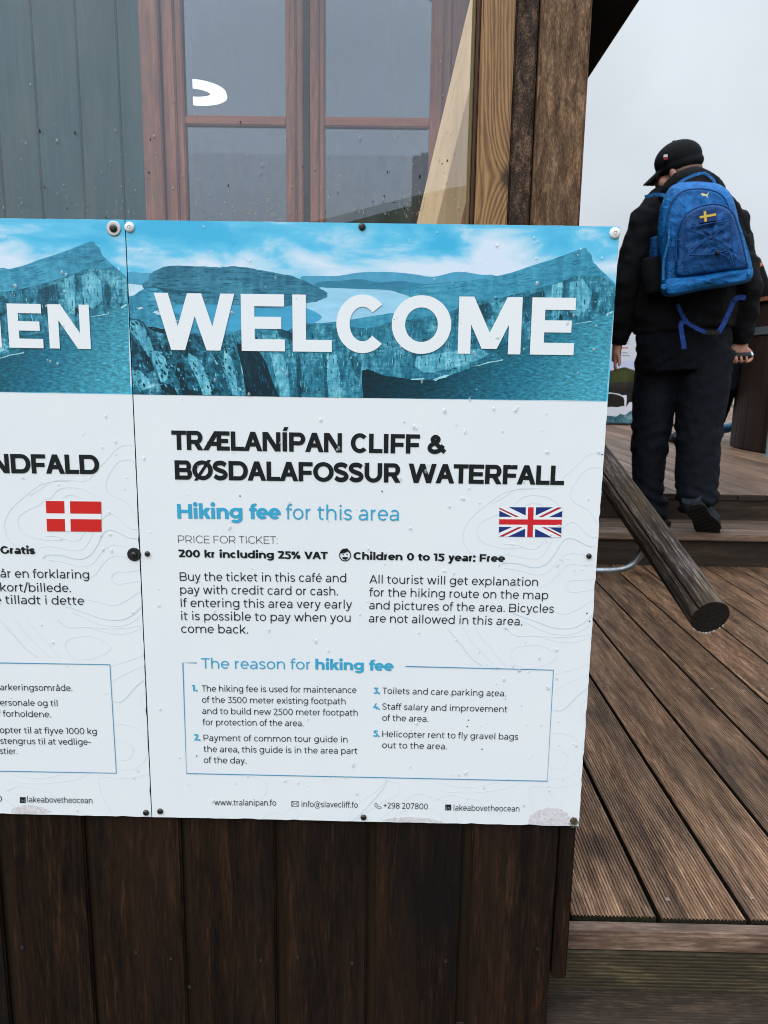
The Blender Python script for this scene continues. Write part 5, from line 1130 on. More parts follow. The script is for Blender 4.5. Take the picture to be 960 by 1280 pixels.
d.m = 6; pq(d, [(X0+.5, 518), (764, 520), (770, 521.6), (775, 517), (781, 519), (788, 513.6), (795, 514), (815, 516), (X1-.5, 512), (X1-.5, 529), (X0+.5, 529)], .005)
d.build('printed_panel', pm, ib, normals=False)
d = MB(); p, q = ip(X0-3, 529), ip(X1+3, 531.5); d.box((p.x, YP-.12, UPPER+.001), (q.x, YP+.2, UPPER+.022), .004); d.build('foot', dark_metal, ib)

# ---------------------------------------------------------------- pale fence, black chair and a small yellow notice far back
a = atZ(908, 508, UPPER); YF = a.y; fx0 = atY(885, 500, YF).x
fc = thing('picket_fence', (a.x, YF, UPPER), 'pale cream picket fence far back on the upper deck', 'fence')
cream = wood('cream fence paint', S(170, 164, 136), S(206, 200, 172), S(222, 218, 196), 'Z', 40, .6, .2, .002)
d = MB(); zt_ = atY(905, 464, YF).z
for k in range(26):
    d.tone = random.random(); x_ = fx0+k*.105; z_ = zt_+random.uniform(-.02, .02)
    vs = [(x_, YF, UPPER+.04), (x_+.078, YF, UPPER+.04), (x_+.078, YF, z_-.05), (x_+.039, YF, z_), (x_, YF, z_-.05)]
    d.add(vs+[(x, y+.02, z) for x, y, z in vs], [(0, 1, 2, 3, 4), (9, 8, 7, 6, 5)]+[(i, (i+1) % 5, 5+(i+1) % 5, 5+i) for i in range(5)])
d.build('pickets', cream, fc)
d = MB()
for z_ in (UPPER+.15, zt_-.18): d.box((fx0-.05, YF+.021, z_), (fx0+2.75, YF+.05, z_+.06), .003)
for k in (0, 1.3, 2.6): d.box((fx0+k, YF+.051, UPPER), (fx0+k+.07, YF+.12, zt_-.03), .003)
d.build('fence_frame', cream, fc)
a = atZ(907, 517, UPPER); ch = thing('chair', tuple(a), 'black metal framed chair in front of the pale fence', 'chair')
bk = M('black metal frame', .45, .4, .3, S(24, 24, 26))
legs = [(-.20, 0), (.20, 0), (-.20, .42), (.20, .42)]
for (u, v) in legs:
    d = MB(); d.tube([a+Vector((u*1.15, v+(.03 if v else -.03), 0)), a+Vector((u, v, .44))], .013, 8); d.build('leg', bk, ch)
d = MB(); d.box((a.x-.22, a.y-.02, UPPER+.44), (a.x+.22, a.y+.44, UPPER+.475), .012); d.build('seat', bk, ch)
d = MB(); d.tube([a+Vector((-.20, .0, .45)), a+Vector((-.2, -.08, .86)), a+Vector((.2, -.08, .86)), a+Vector((.2, 0, .45))], .013, 8)
for z_ in (.56, .66, .76): d.tube([a+Vector((-.2, -.02-.14*(z_-.45), z_)), a+Vector((.2, -.02-.14*(z_-.45), z_))], .009, 6)
d.build('backrest', bk, ch)
a = atY(917.5, 426, YF-.05); d = MB(); d.box((a.x-.045, YF-.06, a.z-.09), (a.x+.06, YF-.05, a.z+.09), .003); d.tube([(a.x, YF-.045, UPPER), (a.x, YF-.045, a.z+.12)], .02, 10)
tag(d.build('notice_post', M('yellow paint', .5, .3, 0, S(206, 196, 84))), 'small yellow notice on a post by the pale fence', 'notice')

# ---------------------------------------------------------------- the man on the steps
YM = 2.60
man = thing('person', (1.70, YM, STEP1), 'person in black jacket and cap climbing the steps with blue backpack', 'person', 'people on the terrace')
skin = M('skin', .55, .35); skin.color(skin.ramp(skin.noise(skin.coords((1, 1, 1)), 30, 4), [(.3, S(168, 116, 98)), (.7, S(206, 158, 140))])); skin.p.inputs['Subsurface Weight'].default_value = .08; skin.p.inputs['Subsurface Radius'].default_value = (.01, .004, .002)
def cloth(name, c1, c2, sc=90, rough=.85):
    m = M(name, rough, .2); f = m.noise(m.coords((1, 1, 1)), sc, 4, .6); g_ = m.noise(m.coords((1, 1, .5)), 14, 3, .5)
    m.color(m.ramp(m.math('ADD', m.math('MULTIPLY', f, .4), m.math('MULTIPLY', g_, .6)), [(.35, c1), (.65, c2)])); m.bump(f, .2, .0015); return m
jacket_m = cloth('black fleece', S(9, 10, 13), S(18, 19, 24)); trouser_m = cloth('navy trousers', S(6, 8, 14), S(13, 16, 27)); cap_m = cloth('black cap cloth', S(11, 12, 14), S(19, 20, 23)); hood_m = cloth('charcoal hood', S(16, 17, 20), S(26, 27, 31)); shoe_m = cloth('dark shoe', S(22, 27, 34), S(44, 54, 64), 60, .6); sole_m = M('black sole', .7, .3, 0, S(18, 18, 18))
def mp(px, py, dy=0.0): return atY(px, py, YM+dy)
pxm = (atY(901, 400, YM)-atY(900, 400, YM)).x            # metres per picture unit at the man
def k_(r): return r*pxm
# body: head, neck, arms and hands, legs as one skin
b = MB()
hc = mp(846.5, 212); yawh = Matrix.Rotation(R(62), 3, 'Z')      # facing left and a little away
tilt = Matrix.Rotation(R(14), 3, 'Y')
HM = Matrix.Rotation(R(-14), 3, 'Y') @ Matrix.Rotation(R(50), 3, 'Z') @ Matrix.Scale(.95, 3)   # local +Y is the way the face looks
def hp(x, y, z): return hc+HM @ Vector((x, y, z))
def hball(x, y, z, r): b.ball(hp(x, y, z), r, 20, 14, HM)
hball(0, -.010, .02, (.075, .096, .090)); hball(0, .030, -.055, (.062, .068, .078)); hball(0, .060, -.095, (.036, .038, .034)); hball(0, .095, -.030, (.013, .020, .022)); hball(0, .088, -.066, (.024, .014, .010)); hball(0, .078, .002, (.050, .022, .020))
for s_ in (-1, 1): hball(s_*.077, -.004, -.026, (.009, .017, .030)); hball(s_*.076, -.002, -.050, (.008, .010, .010)); hball(s_*.044, .056, -.045, (.024, .024, .030))
nk = mp(856, 246, .02)
b.tube([hp(0, -.018, -.05), nk, mp(860, 262, .02)], [(.056, .058), (.058, .058), (.075, .07)], 18)
# torso core
b.tube([mp(860, 262, .02), mp(860, 300, .02), mp(856, 360, 0), mp(854, 425, -.02)], [(.13, .09), (.18, .11), (.16, .11), (.16, .12)], 20)
SL, SRr = mp(808, 276, .02), mp(914, 278, .02)
EL, WL, HL = mp(781, 356, -.03), mp(772, 428, .05), mp(769, 455, .06)
ER, WR, HR = mp(937, 358, -.05), mp(927, 428, .02), mp(926, 445, .03)
for A_, E_, W_ in ((SL, EL, WL), (SRr, ER, WR)): b.tube([A_, A_.lerp(E_, .5), E_, E_.lerp(W_, .4), W_], [.050, .047, .040, .038, .027], 14)
# left hand hanging, seen edge on: palm, four fingers, thumb
def finger(pts, r): b.tube(smoothline(pts, 3), [r*(1-.25*i/(len(smoothline(pts, 3))-1)) for i in range(len(smoothline(pts, 3)))], 8)
b.tube([WL, mp(770.5, 441, .055), mp(769.5, 452, .06)], [(.024, .026), (.019, .038), (.017, .042)], 14)
for i, dy in enumerate((-.03, -.01, .012, .032)):
    l_ = (12, 14.5, 13.5, 11)[i]; finger([mp(769.6, 451, .06+dy), mp(768.6, 451+l_*.55, .06+dy*.95), mp(770.6, 451+l_, .062+dy*.8)], .0085)
finger([mp(772, 441, .03), mp(774.5, 450, .0), mp(773.5, 458, -.005)], .0095)
# right fist round a dark cylinder, back of the hand to the left, fingers curled below
b.tube([WR, mp(924, 436, .02), mp(923, 444, .02)], [(.030, .024), (.040, .022), (.040, .022)], 16)
for i, x_ in enumerate((913.5, 919.5, 926, 932.5)):
    finger([mp(x_, 446, .035), mp(x_+.2, 450.5, -.012), mp(x_+.8, 452.5, -.034), mp(x_+.8, 448.5, -.044), mp(x_+.4, 445.5, -.036)], .0098-.0006*i)
finger([mp(935, 437, .02), mp(939, 442, -.005), mp(939.5, 448, -.022), mp(936, 451.5, -.03)], .0105)
# legs
HLg, HRg = mp(829, 432, .02), mp(884, 432, -.01)
KL, AL = mp(812, 548, .03), mp(816, 640, .03)
KR, AR = mp(874, 540, -.08), mp(874, 628, -.16)
for A_, K_, F_ in ((HLg, KL, AL), (HRg, KR, AR)): b.tube([A_, A_.lerp(K_, .5), K_, K_.lerp(F_, .35), F_], [.080, .062, .048, .048, .034], 16)
blob('body', b, skin, man, .0052, 3)
# jacket
j = MB()
j.tube([mp(860, 246, .03), mp(861, 262, .03), mp(861, 282, .02), mp(859, 320, .01), mp(856, 360, -.01), mp(855, 392, -.02), mp(855, 413, -.02)], [(.075, .07), (.155, .10), (.215, .125), (.222, .14), (.222, .145), (.228, .15), (.222, .148)], 28)
for A_, E_, W_, q in ((SL, EL, WL, 0), (SRr, ER, WR, 1)):
    j.tube([A_+Vector(((.05 if q == 0 else -.05), 0, .012)), A_, A_.lerp(E_, .5), E_, E_.lerp(W_, .35), E_.lerp(W_, .75), W_+(W_-E_).normalized()*.004], [.075, .078, .068, .060, .056, .050, .041], 18)
j.tube([mp(850, 236, .03), mp(826, 254, .03), SL+Vector((.02, 0, .02))], [.07, .068, .07], 16); j.tube([mp(872, 236, .03), mp(896, 256, .03), SRr+Vector((-.02, 0, .02))], [.07, .068, .07], 16)
from mathutils import noise as mn
def coat_folds(c):
    q = mn.noise(Vector((c.x*6, c.y*6, c.z*6)))
    arm = max(0, min(1, (abs(c.x-mp(858, 300).x)-.19)/.05)); hem = max(0, 1-abs(c.z-mp(858, 405).z)/.10)
    q2 = mn.noise(Vector((c.x*14+5, c.y*14, c.z*22)))
    return .006*arm*(math.sin(c.z*58+c.x*40+q*9)*.5+.5)*(.4+q2)+.008*hem*(math.sin(c.z*60+c.x*14+q*5)*.5+.5)+.009*q+.005*q2
blob('jacket', j, jacket_m, man, .0085, 5, [(.008, .03, 1)], coat_folds)
h = MB()   # hood lying round the neck
ringp = [mp(829, 250, -.02), mp(838, 236, -.06), mp(851, 224, -.09), mp(867, 219, -.10), mp(884, 226, -.08), mp(897, 238, -.02), mp(890, 244, .06), mp(862, 250, .10), mp(838, 256, .06), mp(829, 250, -.02)]
h.tube(smoothline(ringp, 4), .036, 14); h.tube([mp(866, 226, -.08), mp(866, 246, -.12), mp(868, 270, -.12)], [(.07, .045), (.10, .04), (.07, .02)], 18)
h.tube([mp(863, 238, .02), mp(861, 262, .02)], [(.085, .08), (.13, .10)], 20)
blob('hood', h, hood_m, man, .008, 5, [(.012, .05, 2)])
# trousers with folds at knee and ankle
t = MB()
t.tube([mp(855, 396, -.02), mp(855, 425, -.02), mp(856, 462, -.02)], [(.205, .13), (.215, .14), (.19, .13)], 26)
t.tube([mp(830, 440, .04), mp(819, 490, .06), mp(812, 548, .03), mp(809, 590, .02), mp(809, 622, .02), mp(816, 644, .02)], [(.125, .125), (.100, .11), (.078, .095), (.070, .085), (.070, .083), (.080, .090)], 22)
t.tube([mp(883, 440, -.02), mp(878, 490, -.06), mp(873, 545, -.09), mp(871, 590, -.12), mp(871, 615, -.14), mp(876, 633, -.16)], [(.122, .125), (.112, .11), (.094, .096), (.090, .090), (.086, .086), (.082, .082)], 22)
from mathutils import noise as mn
def leg_folds(c):
    zz = c.z; q = mn.noise(Vector((c.x*7, c.y*7, c.z*5)))
    low = max(0, 1-abs(zz-(STEP1+.10))/.16); knee = max(0, 1-abs(zz-(STEP1+.42))/.13); hip = max(0, 1-abs(zz-(STEP1+.80))/.14)
    a = math.sin(zz*105+c.x*30+q*5)*.5+.5; b_ = math.sin(zz*70-c.x*55+q*6)*.5+.5
    return .017*low*a**1.5+.011*knee*b_**1.5+.008*hip*b_+.010*q*(1-low)
blob('trousers', t, trouser_m, man, .0085, 4, [(.012, .035, 1)], leg_folds)
# shoes: left planted on the step, right heel raised so that the sole shows
s1 = MB(); s1.tube([mp(822, 640, .0), Vector((mp(824, 648).x, YM+.02, STEP1+.06)), Vector((mp(826, 648).x, YM+.12, STEP1+.045)), Vector((mp(828, 648).x, YM+.20, STEP1+.032))], [(.042, .045), (.046, .055), (.046, .04), (.036, .026)], 16)
blob('shoe', s1, shoe_m, man, .006, 4)
s1 = MB(); z0 = STEP1+.001; xl = mp(825, 648).x
pts = [(-.036, -.05), (.036, -.05), (.042, .05), (.050, .14), (.036, .235), (0, .255), (-.036, .235), (-.046, .14), (-.040, .05)]
s1.add([(xl+u, YM+v, z0) for u, v in pts]+[(xl+u, YM+v, z0+.026) for u, v in pts], [tuple(range(9))[::-1], tuple(range(9, 18))]+[(i, (i+1) % 9, 9+(i+1) % 9, 9+i) for i in range(9)]); s1.build('sole', sole_m, man)
heel, toe = mp(868, 635, -.23), mp(890, 667, -.15)
up_ = (toe-heel).normalized(); sidev = Vector((1, 0, -.25)); sidev = (sidev-up_*sidev.dot(up_)).normalized(); nrm = sidev.cross(up_); nrm = nrm if nrm.y < 0 else -nrm      # nrm: out of the sole, towards the viewer
Ls = (toe-heel).length
s1 = MB(); c_ = lambda u, v, w: heel+up_*(Ls*u)+sidev*v+nrm*w
s1.tube([c_(-.12, 0, -.052), c_(.05, 0, -.052), c_(.4, 0, -.045), c_(.75, .004, -.038), c_(.98, .006, -.026)], [(.048, .046), (.052, .050), (.054, .044), (.058, .038), (.042, .028)], 18, True, sidev)
blob('shoe', s1, shoe_m, man, .006, 4)
s1 = MB(); pts = [(u, v*1.18) for u, v in [(-.12, 0), (-.07, .030), (.05, .038), (.35, .036), (.65, .048), (.88, .044), (1.04, .022), (1.08, 0), (1.04, -.024), (.88, -.044), (.65, -.046), (.35, -.034), (.05, -.038), (-.07, -.030)]]; n = len(pts)
s1.add([c_(u, v, -.020) for u, v in pts]+[c_(u, v, .004) for u, v in pts], [tuple(range(n))[::-1], tuple(range(n, 2*n))]+[(i, (i+1) % n, n+(i+1) % n, n+i) for i in range(n)])
for k in range(9):
    u = -.04+k*.125; w_ = .030 if k in (2, 3) else .036
    s1.add([c_(u+du, v, w) for w in (.002, .008) for du, v in ((0, -w_), (.07, -w_), (.07, w_), (0, w_))], [(0, 1, 2, 3), (4, 5, 6, 7), (0, 1, 5, 4), (1, 2, 6, 5), (2, 3, 7, 6), (3, 0, 4, 7)])
s1.build('sole', sole_m, man)
# cap with brim, button and small red and white flag tab
c = MB()
def cball(x, y, z, r): c.ball(hp(x, y, z), r, 26, 16, HM)
cball(0, -.010, .042, (.087, .108, .082)); cball(0, -.014, .012, (.086, .108, .050)); cball(0, -.004, .122, (.010, .010, .008))
vs = []
for i in range(13):
    w = R(-62+124*i/12); vs.append((math.sin(w)*.080, .060+math.cos(w)*.030, 0)); 
br = [hp(math.sin(R(-66+132*i/12))*.082, .012+math.cos(R(-66+132*i/12))*.082, .012-.012*abs(i-6)/6) for i in range(13)]
bo = [hp(math.sin(R(-66+132*i/12))*.078, .075+math.cos(R(-66+132*i/12))*.088, -.020-.014*abs(i-6)/6) for i in range(13)]
zz = HM @ Vector((0, 0, .007)); n = 13
c.add(br+bo+[v+zz for v in br]+[v+zz for v in bo], [(i, i+1, n+i+1, n+i) for i in range(12)]+[(2*n+i, 3*n+i, 3*n+i+1, 2*n+i+1) for i in range(12)]+[(n+i, n+i+1, 3*n+i+1, 3*n+i) for i in range(12)]+[(i+1, i, 2*n+i, 2*n+i+1) for i in range(12)]+[(0, n, 3*n, 2*n), (12, 2*n+12, 3*n+12, n+12)])
capo = blob('cap', c, cap_m, man, .0042, 3)
p = mp(824, 201); tb = [Vector((mp(822.4+dx, 199.4+dy).x, 0, mp(822.4+dx, 199.4+dy).z)) for dx, dy in ((0, 0), (4.4, -.6), (4.6, 2.6), (0, 3), (4.6, 6), (0, 6.4))]
ty = YM-.075
d = MB(); mm = [M('tab white', .6, .3, 0, S(214, 206, 208)), M('tab red', .6, .3, 0, S(140, 30, 36))]
d.m = 0; d.add([(tb[i].x, ty, tb[i].z) for i in (0, 1, 2, 3)]+[(tb[i].x, ty+.012, tb[i].z) for i in (0, 1, 2, 3)], [(0, 1, 2, 3), (4, 5, 6, 7), (0, 1, 5, 4), (1, 2, 6, 5), (2, 3, 7, 6), (3, 0, 4, 7)])
d.m = 1; d.add([(tb[i].x, ty, tb[i].z) for i in (3, 2, 4, 5)]+[(tb[i].x, ty+.012, tb[i].z) for i in (3, 2, 4, 5)], [(0, 1, 2, 3), (4, 5, 6, 7), (0, 1, 5, 4), (1, 2, 6, 5), (2, 3, 7, 6), (3, 0, 4, 7)])
d.build('flag_tab', mm, capo)
hair = MB(); hair.ball(hp(0, -.030, -.022), (.079, .080, .048), 20, 12, HM)
blob('hair', hair, cloth('short grey hair', S(92, 72, 64), S(138, 108, 96), 300), man, .006, 2)
# dark thing held in the fist
d = MB(); d.tube([mp(905, 446.5, -.008), mp(937.5, 445, -.012)], .0175, 18); d.m = 1; d.tube([mp(937.4, 445, -.012), mp(939.6, 444.8, -.012)], .0185, 18)
tag(d.build('hand_torch', [bk, screw_metal]), 'short dark cylinder with shiny end held in the right fist of climbing person', 'torch')
# ---------------------------------------------------------------- blue backpack
bpk = thing('backpack', tuple(mp(880, 366, -.2)), 'blue rucksack with yellow and blue flag patch and bungee cords, worn by the climber', 'backpack')
def blue(name, a, b_, sc=26):
    m = M(name, .62, .35); v = m.coords((1, 1, 1), (0, R(25), 0)); f = m.noise(v, 240, 3, .6); g_ = m.noise(v, sc, 4, .55, .8)
    m.color(m.ramp(g_, [(.3, a), (.7, b_)])); 
    r1 = m.n('ShaderNodeTexNoise'); r1.noise_type = 'RIDGED_MULTIFRACTAL'; m.l(m.coords((1, 1, .55), (0, R(-35), 0)), r1.inputs['Vector']); r1.inputs['Scale'].default_value = 5; r1.inputs['Detail'].default_value = 2; r1.inputs['Distortion'].default_value = .7
    m.bump(m.math('ADD', m.math('ADD', m.math('MULTIPLY', f, .05), g_), m.math('MULTIPLY', r1.outputs[0], .30)), .7, .018); return m
blue_m = blue('blue pack cloth', S(0, 78, 146), S(10, 122, 196)); blue_d = blue('deep blue pack cloth', S(0, 58, 114), S(5, 90, 158)); strap_m = blue('blue webbing', S(16, 92, 156), S(40, 126, 190), 60); strapd_m = blue('deep blue webbing', S(12, 50, 124), S(22, 74, 160), 60); cord_m = M('blue cord', .6, .3, 0, S(14, 66, 124)); pock_m = cloth('black mesh pocket', S(14, 16, 20), S(24, 27, 32))
BF = -.40                                     # plane of the pack's outer face, measured from the man's plane
def bp_(px, py, dy=0.0): return atY(px, py, YM+dy)
def pillow(name, outline, mat, parent, yf, yb, bulge=.03, edge=.02, wrinkle=.006, seed=0, rows=10):
    """a stuffed shape with the given outline: rounded edge, bulging front"""
    P = smoothline(outline, 4, True); cx = sum(p.x for p in P)/len(P); cy = sum(p.y for p in P)/len(P)
    rr = random.Random(seed); N = len(P); d = MB(); vs = []; fs = []
    lay = [(1.0, yb), (1.0, yf+edge*1.4)]
    for i in range(1, 5): w = R(90*i/4); lay.append((None, yf+edge*1.4*(1-math.sin(w)), 1-math.cos(w)))
    rings = []
    for l in lay:
        if len(l) == 2: s_, y_, ins = 1.0, l[1], 0
        else: s_, y_, ins = 1.0, l[1], edge*l[2]
        row = []
        for p in P:
            v = Vector((p.x-cx, p.y-cy)); L_ = v.length; k = 1-(ins/pxm)/L_; row.append((cx+v.x*k, cy+v.y*k, y_))
        rings.append(row)
    last = rings[-1]
    for i in range(1, rows):
        u = 1-i/rows; row = []
        for (x, y, _) in last:
            X_, Y_ = cx+(x-cx)*u, cy+(y-cy)*u
            wr = wrinkle*(math.sin(X_*.23+Y_*.31+seed)*math.sin(Y_*.17-X_*.11+seed*2)+.6*math.sin(X_*.55-Y_*.42+seed)*math.sin(Y_*.4+seed))*(1-u**4)
            row.append((X_, Y_, yf-bulge*(1-u*u)+wr))
        rings.append(row)
    for row in rings: vs += [bp_(x, y, z) for x, y, z in row]
    vs.append(bp_(cx, cy, yf-bulge)); n = len(rings)
    for i in range(n-1):
        for k in range(N): fs.append((i*N+k, i*N+(k+1) % N, (i+1)*N+(k+1) % N, (i+1)*N+k))
    for k in range(N): fs.append(((n-1)*N+k, (n-1)*N+(k+1) % N, n*N))
    fs.append(tuple(range(N))[::-1]); d.add(vs, fs)
    return d.build(name, mat, parent, smooth=True)
main = [(836, 236), (846, 229.5), (858, 227.5), (872, 227), (886, 228), (898, 230), (908, 236), (915, 245), (920, 260), (924, 278), (929, 296), (935, 314), (940, 332), (941.5, 342), (937, 351), (926, 355), (905, 359), (880, 362.5), (858, 367), (840, 371), (830, 369.5), (826, 364), (826, 350), (826.5, 330), (823.5, 312), (822, 292), (823.5, 272), (827, 254)]
pillow('main_bag', main, blue_m, bpk, YM*0-.325, -.13, .03, .05, .010, 1)
front = [(846, 345), (845.5, 318), (846, 294), (850, 280), (858, 268), (870, 259.5), (884, 255.6), (897, 255.4), (908, 259), (916, 267), (921, 280), (926, 300), (932, 322), (935, 335), (912, 338.4), (880, 342)]
pillow('front_pocket', front, blue_d, bpk, -.385, -.32, .022, .022, .010, 2)
base = [(833, 349), (850, 346.4), (880, 342.4), (915, 337.4), (937, 336), (940.5, 342), (936, 350), (912, 356), (880, 361), (850, 367), (834, 368.6), (830, 360)]
pillow('bottom_panel', base, blue_m, bpk, -.372, -.25, .012, .022, .006, 3)
d = MB(); d.tube([bp_(x, y, -.335) for x, y in [(p.x, p.y) for p in smoothline([(834, 356), (833, 330), (832, 300), (834, 272), (840, 252), (852, 240), (870, 236), (890, 238), (904, 246), (912, 262), (917, 282), (925, 306), (932, 332)], 5)]], .0032, 8); d.build('zip_seam', cord_m, bpk, smooth=True)
d = MB(); d.tube([bp_(p.x, p.y, -.398) for p in smoothline([(845, 330), (845, 300), (848, 284), (857, 269), (870, 260), (884, 256), (898, 255.6), (909, 259.6), (917, 268), (922, 282), (929, 308), (934, 332)], 5)], .0036, 8); d.build('pocket_piping', cord_m, bpk, smooth=True)
for Q in ([(858, 268), (857, 290), (856, 315), (856, 341)], [(913, 264), (914, 285), (916, 310), (920, 336)], [(846, 300), (858, 299)], [(857, 286), (884, 282.5), (913, 279)]):
    d = MB(); d.tube([bp_(p.x, p.y, -.405) for p in smoothline(Q, 4)], .0020, 6); d.build('stitched_seam', cord_m, bpk, smooth=True)
def flat(mb, pts, y, th=.003):
    V = [Vector((p[0], p[1], 0)) for p in pts]; n = len(V); F = [tuple(t) for t in tessellate_polygon([V])]
    A = [bp_(p[0], p[1], y) for p in pts]; Bk = [bp_(p[0], p[1], y+th) for p in pts]
    mb.add(A+Bk, F+[(i, (i+1) % n, n+(i+1) % n, n+i) for i in range(n)])
# flag patch
yl_m = M('yellow thread', .6, .3, 0, S(222, 190, 74)); nv_m = M('patch blue', .6, .3, 0, S(22, 52, 112)); lg_m = M('pale yellow print', .5, .3, 0, S(226, 226, 160))
d = MB(); d.m = 0; flat(d, [(874.2, 264.4), (895, 262), (896, 275.6), (875.2, 278.4)], -.4185, .016); d.m = 1
flat(d, [(879.6, 264.2), (882.6, 263.8), (883.6, 276.8), (880.6, 277.2)], -.4200, .002); flat(d, [(874.4, 270.4), (894.8, 266.6), (895, 269.4), (874.8, 273)], -.4204, .002)
d.build('flag_patch', [nv_m, yl_m], bpk)
d = MB(); flat(d, [(876, 241.8), (879, 241.4), (881.6, 242.6), (883.4, 243), (885, 241), (885.4, 240.2), (886, 240.8), (885, 243.4), (884, 245), (885, 246.8), (884.4, 247.2), (882.4, 245.2), (880, 244.6), (878.6, 244.8), (877.4, 245.2), (877.8, 243.8), (876.4, 243)], -.3640, .012); d.build('print_mark', lg_m, bpk)
# bungee cord
d = MB()
for Q in ([(864, 284.4), (888, 279), (910.5, 276.6)], [(861, 287), (884, 296), (899, 304), (911, 313)], [(911, 278), (890, 296), (870, 309), (852, 330)], [(862, 318.6), (880, 318.4), (897, 316.6)], [(912, 314), (905, 317), (897, 316.6)], [(898, 316), (907, 313.6), (914, 320), (916.6, 333)], [(897, 317), (908, 321), (916, 334)]):
    d.tube([bp_(p.x, p.y, -.415-.006*math.sin(i*.6)) for i, p in enumerate(smoothline(Q, 5))], .0026, 8)
d.build('bungee_cord', cord_m, bpk, smooth=True)
d = MB(); d.tube([bp_(895, 317, -.42), bp_(899, 316.2, -.42)], .009, 10); d.build('cord_lock', bk, bpk)
def strapline(mb, pts, w, y, th=.004, n=4, ys=None):
    P = smoothline(pts, n); L = []
    for i, p in enumerate(P):
        dd = (P[min(len(P)-1, i+1)]-P[max(0, i-1)]).normalized(); t_ = i/(len(P)-1); yy = y if ys is None else y+(ys-y)*t_
        nn = Vector((-dd.y, dd.x, 0))*w/2; L.append((p, nn, yy))
    for (a, x, ya), (b_, z, yb2) in zip(L, L[1:]):
        q = [(a+x, ya), (b_+z, yb2), (b_-z, yb2), (a-x, ya)]; mb.add([bp_(v.x, v.y, u) for v, u in q]+[bp_(v.x, v.y, u+th) for v, u in q], [(0, 1, 2, 3), (7, 6, 5, 4), (0, 1, 5, 4), (1, 2, 6, 5), (2, 3, 7, 6), (3, 0, 4, 7)])
d = MB(); strapline(d, [(843, 236), (850, 228), (862, 221), (876, 216.6), (884, 218), (891, 224), (894, 230)], 3.6, -.24, .006); d.build('grab_handle', strap_m, bpk)
d = MB(); strapline(d, [(806, 246.5), (816, 243.6), (826, 243.4), (838, 246)], 4.6, -.125, .02, 4, -.19); d.build('shoulder_strap', strap_m, bpk)
d = MB(); strapline(d, [(915, 250), (926, 268), (936, 292)], 5, -.16, .02); d.build('shoulder_strap', jacket_m, bpk)
for nm, Q in (('side_zip', [(829, 350), (830, 325), (836, 300), (836, 286)]), ('side_zip', [(922, 276), (930, 300), (938, 328), (938, 338)])):
    d = MB(); strapline(d, Q, 3.0, -.352, .012); d.build(nm, strap_m, bpk)
for px, py in ((829.5, 358.5), (937, 341.6)):
    d = MB(); c0_ = bp_(px, py, -.376); d.lathe(c0_, [(.011, 0), (.011, .004), (.006, .006)], 12); d.build('corner_tab', strap_m, bpk)
d = MB(); d.tube([bp_(x, y, -.16) for x, y in ((818, 322), (817, 345), (820, 366))], [(.050, .055), (.055, .06), (.050, .055)], 18); blob('side_pocket', d, pock_m, bpk, .008, 4)
d = MB(); d.tube([bp_(x, y, -.17) for x, y in ((819, 296), (819.5, 310), (819, 326))], [(.020, .024), (.024, .03), (.022, .03)], 16, True); blob('strap_pad', d, blue_d, bpk, .006, 3)
d = MB(); d.tube([bp_(916, 300, -.16), bp_(931, 318, -.18), bp_(931, 340, -.2)], [.03, .04, .03], 14); 
# hip strap hanging below, with buckle and loose ends
d = MB(); strapline(d, [(847, 380), (852, 392), (858, 402), (870, 410), (884, 416)], 5.0, -.20, .004, 5, -.22); d.build('hip_strap', strapd_m, bpk); d = MB(); strapline(d, [(898, 416), (905, 404), (911, 391), (915, 381), (918, 375)], 6.0, -.22, .004, 5, -.20)
strapline(d, [(917, 376), (924, 371.6), (932, 372.4)], 6.4, -.205); d.build('hip_strap', strapd_m, bpk); d = MB(); strapline(d, [(860, 401.4), (853, 403), (851, 407), (853, 420), (855.4, 436)], 6.0, -.228); d.build('strap_end', strapd_m, bpk)
d = MB(); flat(d, [(883, 412.4), (900, 413.4), (899.6, 418.2), (882.6, 418.4)], -.228, .012); d.build('buckle', bk, bpk)

# ---------------------------------------------------------------- a second visitor further on, mostly hidden
YW = 5.45
w2 = thing('person', (atZ(880, 545, UPPER).x, YW, UPPER), 'person in dark jacket and blue trainers walking ahead, mostly hidden by the backpack', 'person', 'people on the terrace')
def wp(px, py, dy=0): return atY(px, py, YW+dy)
b = MB(); HM = Matrix.Rotation(R(8), 3, 'Z'); hc = wp(905, 312)
hball(0, -.010, .02, (.075, .096, .10)); hball(0, .030, -.055, (.060, .068, .075)); hball(0, .095, -.030, (.013, .020, .022)); hball(0, .060, -.095, (.036, .038, .034))
for s_ in (-1, 1): hball(s_*.078, -.005, -.028, (.012, .020, .034))
b.tube([wp(905, 318), wp(905, 336)], .055, 14); b.tube([wp(905, 336), wp(905, 370), wp(905, 420)], [(.15, .09), (.16, .10), (.15, .10)], 18)
aL = [wp(880, 342), wp(869, 385), wp(854, 462, -.05), wp(848.5, 478, -.06)]; aR = [wp(937, 330), wp(957, 374, .05), wp(953, 430, .05), wp(950, 446, .04)]
for A_ in (aL, aR): b.tube(A_, [.048, .042, .03, .028], 12)
for k in range(4): finger([wp(846.8+k*1.2, 476, -.06), wp(846.6+k*1.3, 486, -.07), wp(847.4+k*1.2, 493, -.06)], .009)
finger([wp(852, 477, -.06), wp(854, 484, -.07)], .010); b.tube([wp(848.6, 470, -.06), wp(848.4, 480, -.06)], [(.03, .022), (.04, .022)], 12)
for k in range(4): finger([wp(946.5+k*1.4, 444, .04), wp(946.5+k*1.5, 454, .03), wp(947.4+k*1.2, 460, .02)], .009)
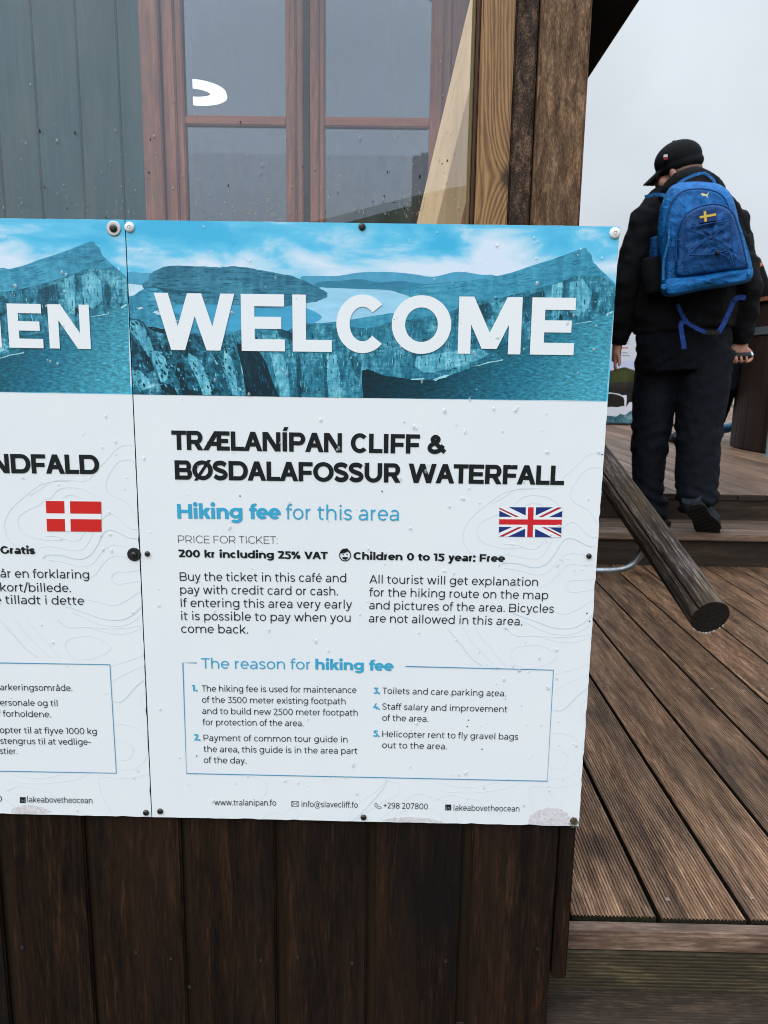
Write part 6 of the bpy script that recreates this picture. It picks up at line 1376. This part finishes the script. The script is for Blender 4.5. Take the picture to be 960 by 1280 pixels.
finger([wp(945, 445, .04), wp(943.6, 451, .03)], .010); b.tube([wp(949, 438, .04), wp(949, 448, .04)], [(.03, .022), (.04, .022)], 12)
lL = [wp(893, 420), wp(876, 480), wp(852, 541)]; lR = [wp(917, 420), wp(912, 480), wp(896, 531, .6)]
for A_ in (lL, lR): b.tube(A_, [.085, .058, .038], 14)
blob('body', b, skin, w2, .009, 3)
j = MB(); j.tube([wp(905, 330), wp(907, 340), wp(907, 380), wp(905, 428)], [(.07, .07), (.19, .11), (.20, .12), (.20, .13)], 22)
j.tube([aL[0]+Vector((.04, 0, 0)), aL[0], aL[1], aL[1].lerp(aL[2], .8)], [.07, .072, .06, .046], 16); j.tube([aR[0]-Vector((.04, 0, 0)), aR[0], aR[1], aR[2]], [.085, .088, .078, .05], 16)
blob('jacket', j, jacket_m, w2, .012, 5, [(.014, .09, 2)])
d = MB(); c_o = wp(951, 331, -.085); d.lathe(c_o, [(.016, 0), (.014, .004), (.008, .005)], 10); d.build('sleeve_badge', M('orange badge', .6, .3, 0, S(198, 104, 74)), w2)
t = MB(); t.tube([wp(905, 418), wp(905, 440)], [(.18, .125), (.18, .125)], 20)
for A_ in (lL, lR): t.tube([A_[0], A_[0].lerp(A_[1], .5), A_[1], A_[1].lerp(A_[2], .88)], [.105, .095, .075, .06], 16)
blob('trousers', t, trouser_m, w2, .012, 5, [(.016, .09, 2)])
hairb = MB(); hairb.ball(hp(0, -.02, .035), (.085, .102, .095), 18, 12, HM); blob('hair', hairb, cloth('dark hair', S(28, 22, 18), S(50, 40, 34), 200), w2, .01, 2)
tr_m = blue('blue trainer cloth', S(56, 108, 150), S(96, 150, 190), 40)
a = atZ(846, 554, UPPER)
s1 = MB(); s1.tube([a+Vector((-.02, -.02, .08)), a+Vector((0, .0, .05)), a+Vector((0, .12, .04)), a+Vector((0, .2, .03))], [(.04, .045), (.045, .048), (.045, .036), (.034, .026)], 14); blob('shoe', s1, shoe_m, w2, .008, 3)
a = lR[2]
s1 = MB(); s1.tube([a+Vector((-.02, -.03, -.02)), a+Vector((.04, .0, -.04)), a+Vector((.12, .03, -.03)), a+Vector((.19, .05, .0))], [(.045, .045), (.045, .045), (.045, .04), (.030, .022)], 14); blob('shoe', s1, tr_m, w2, .008, 3)
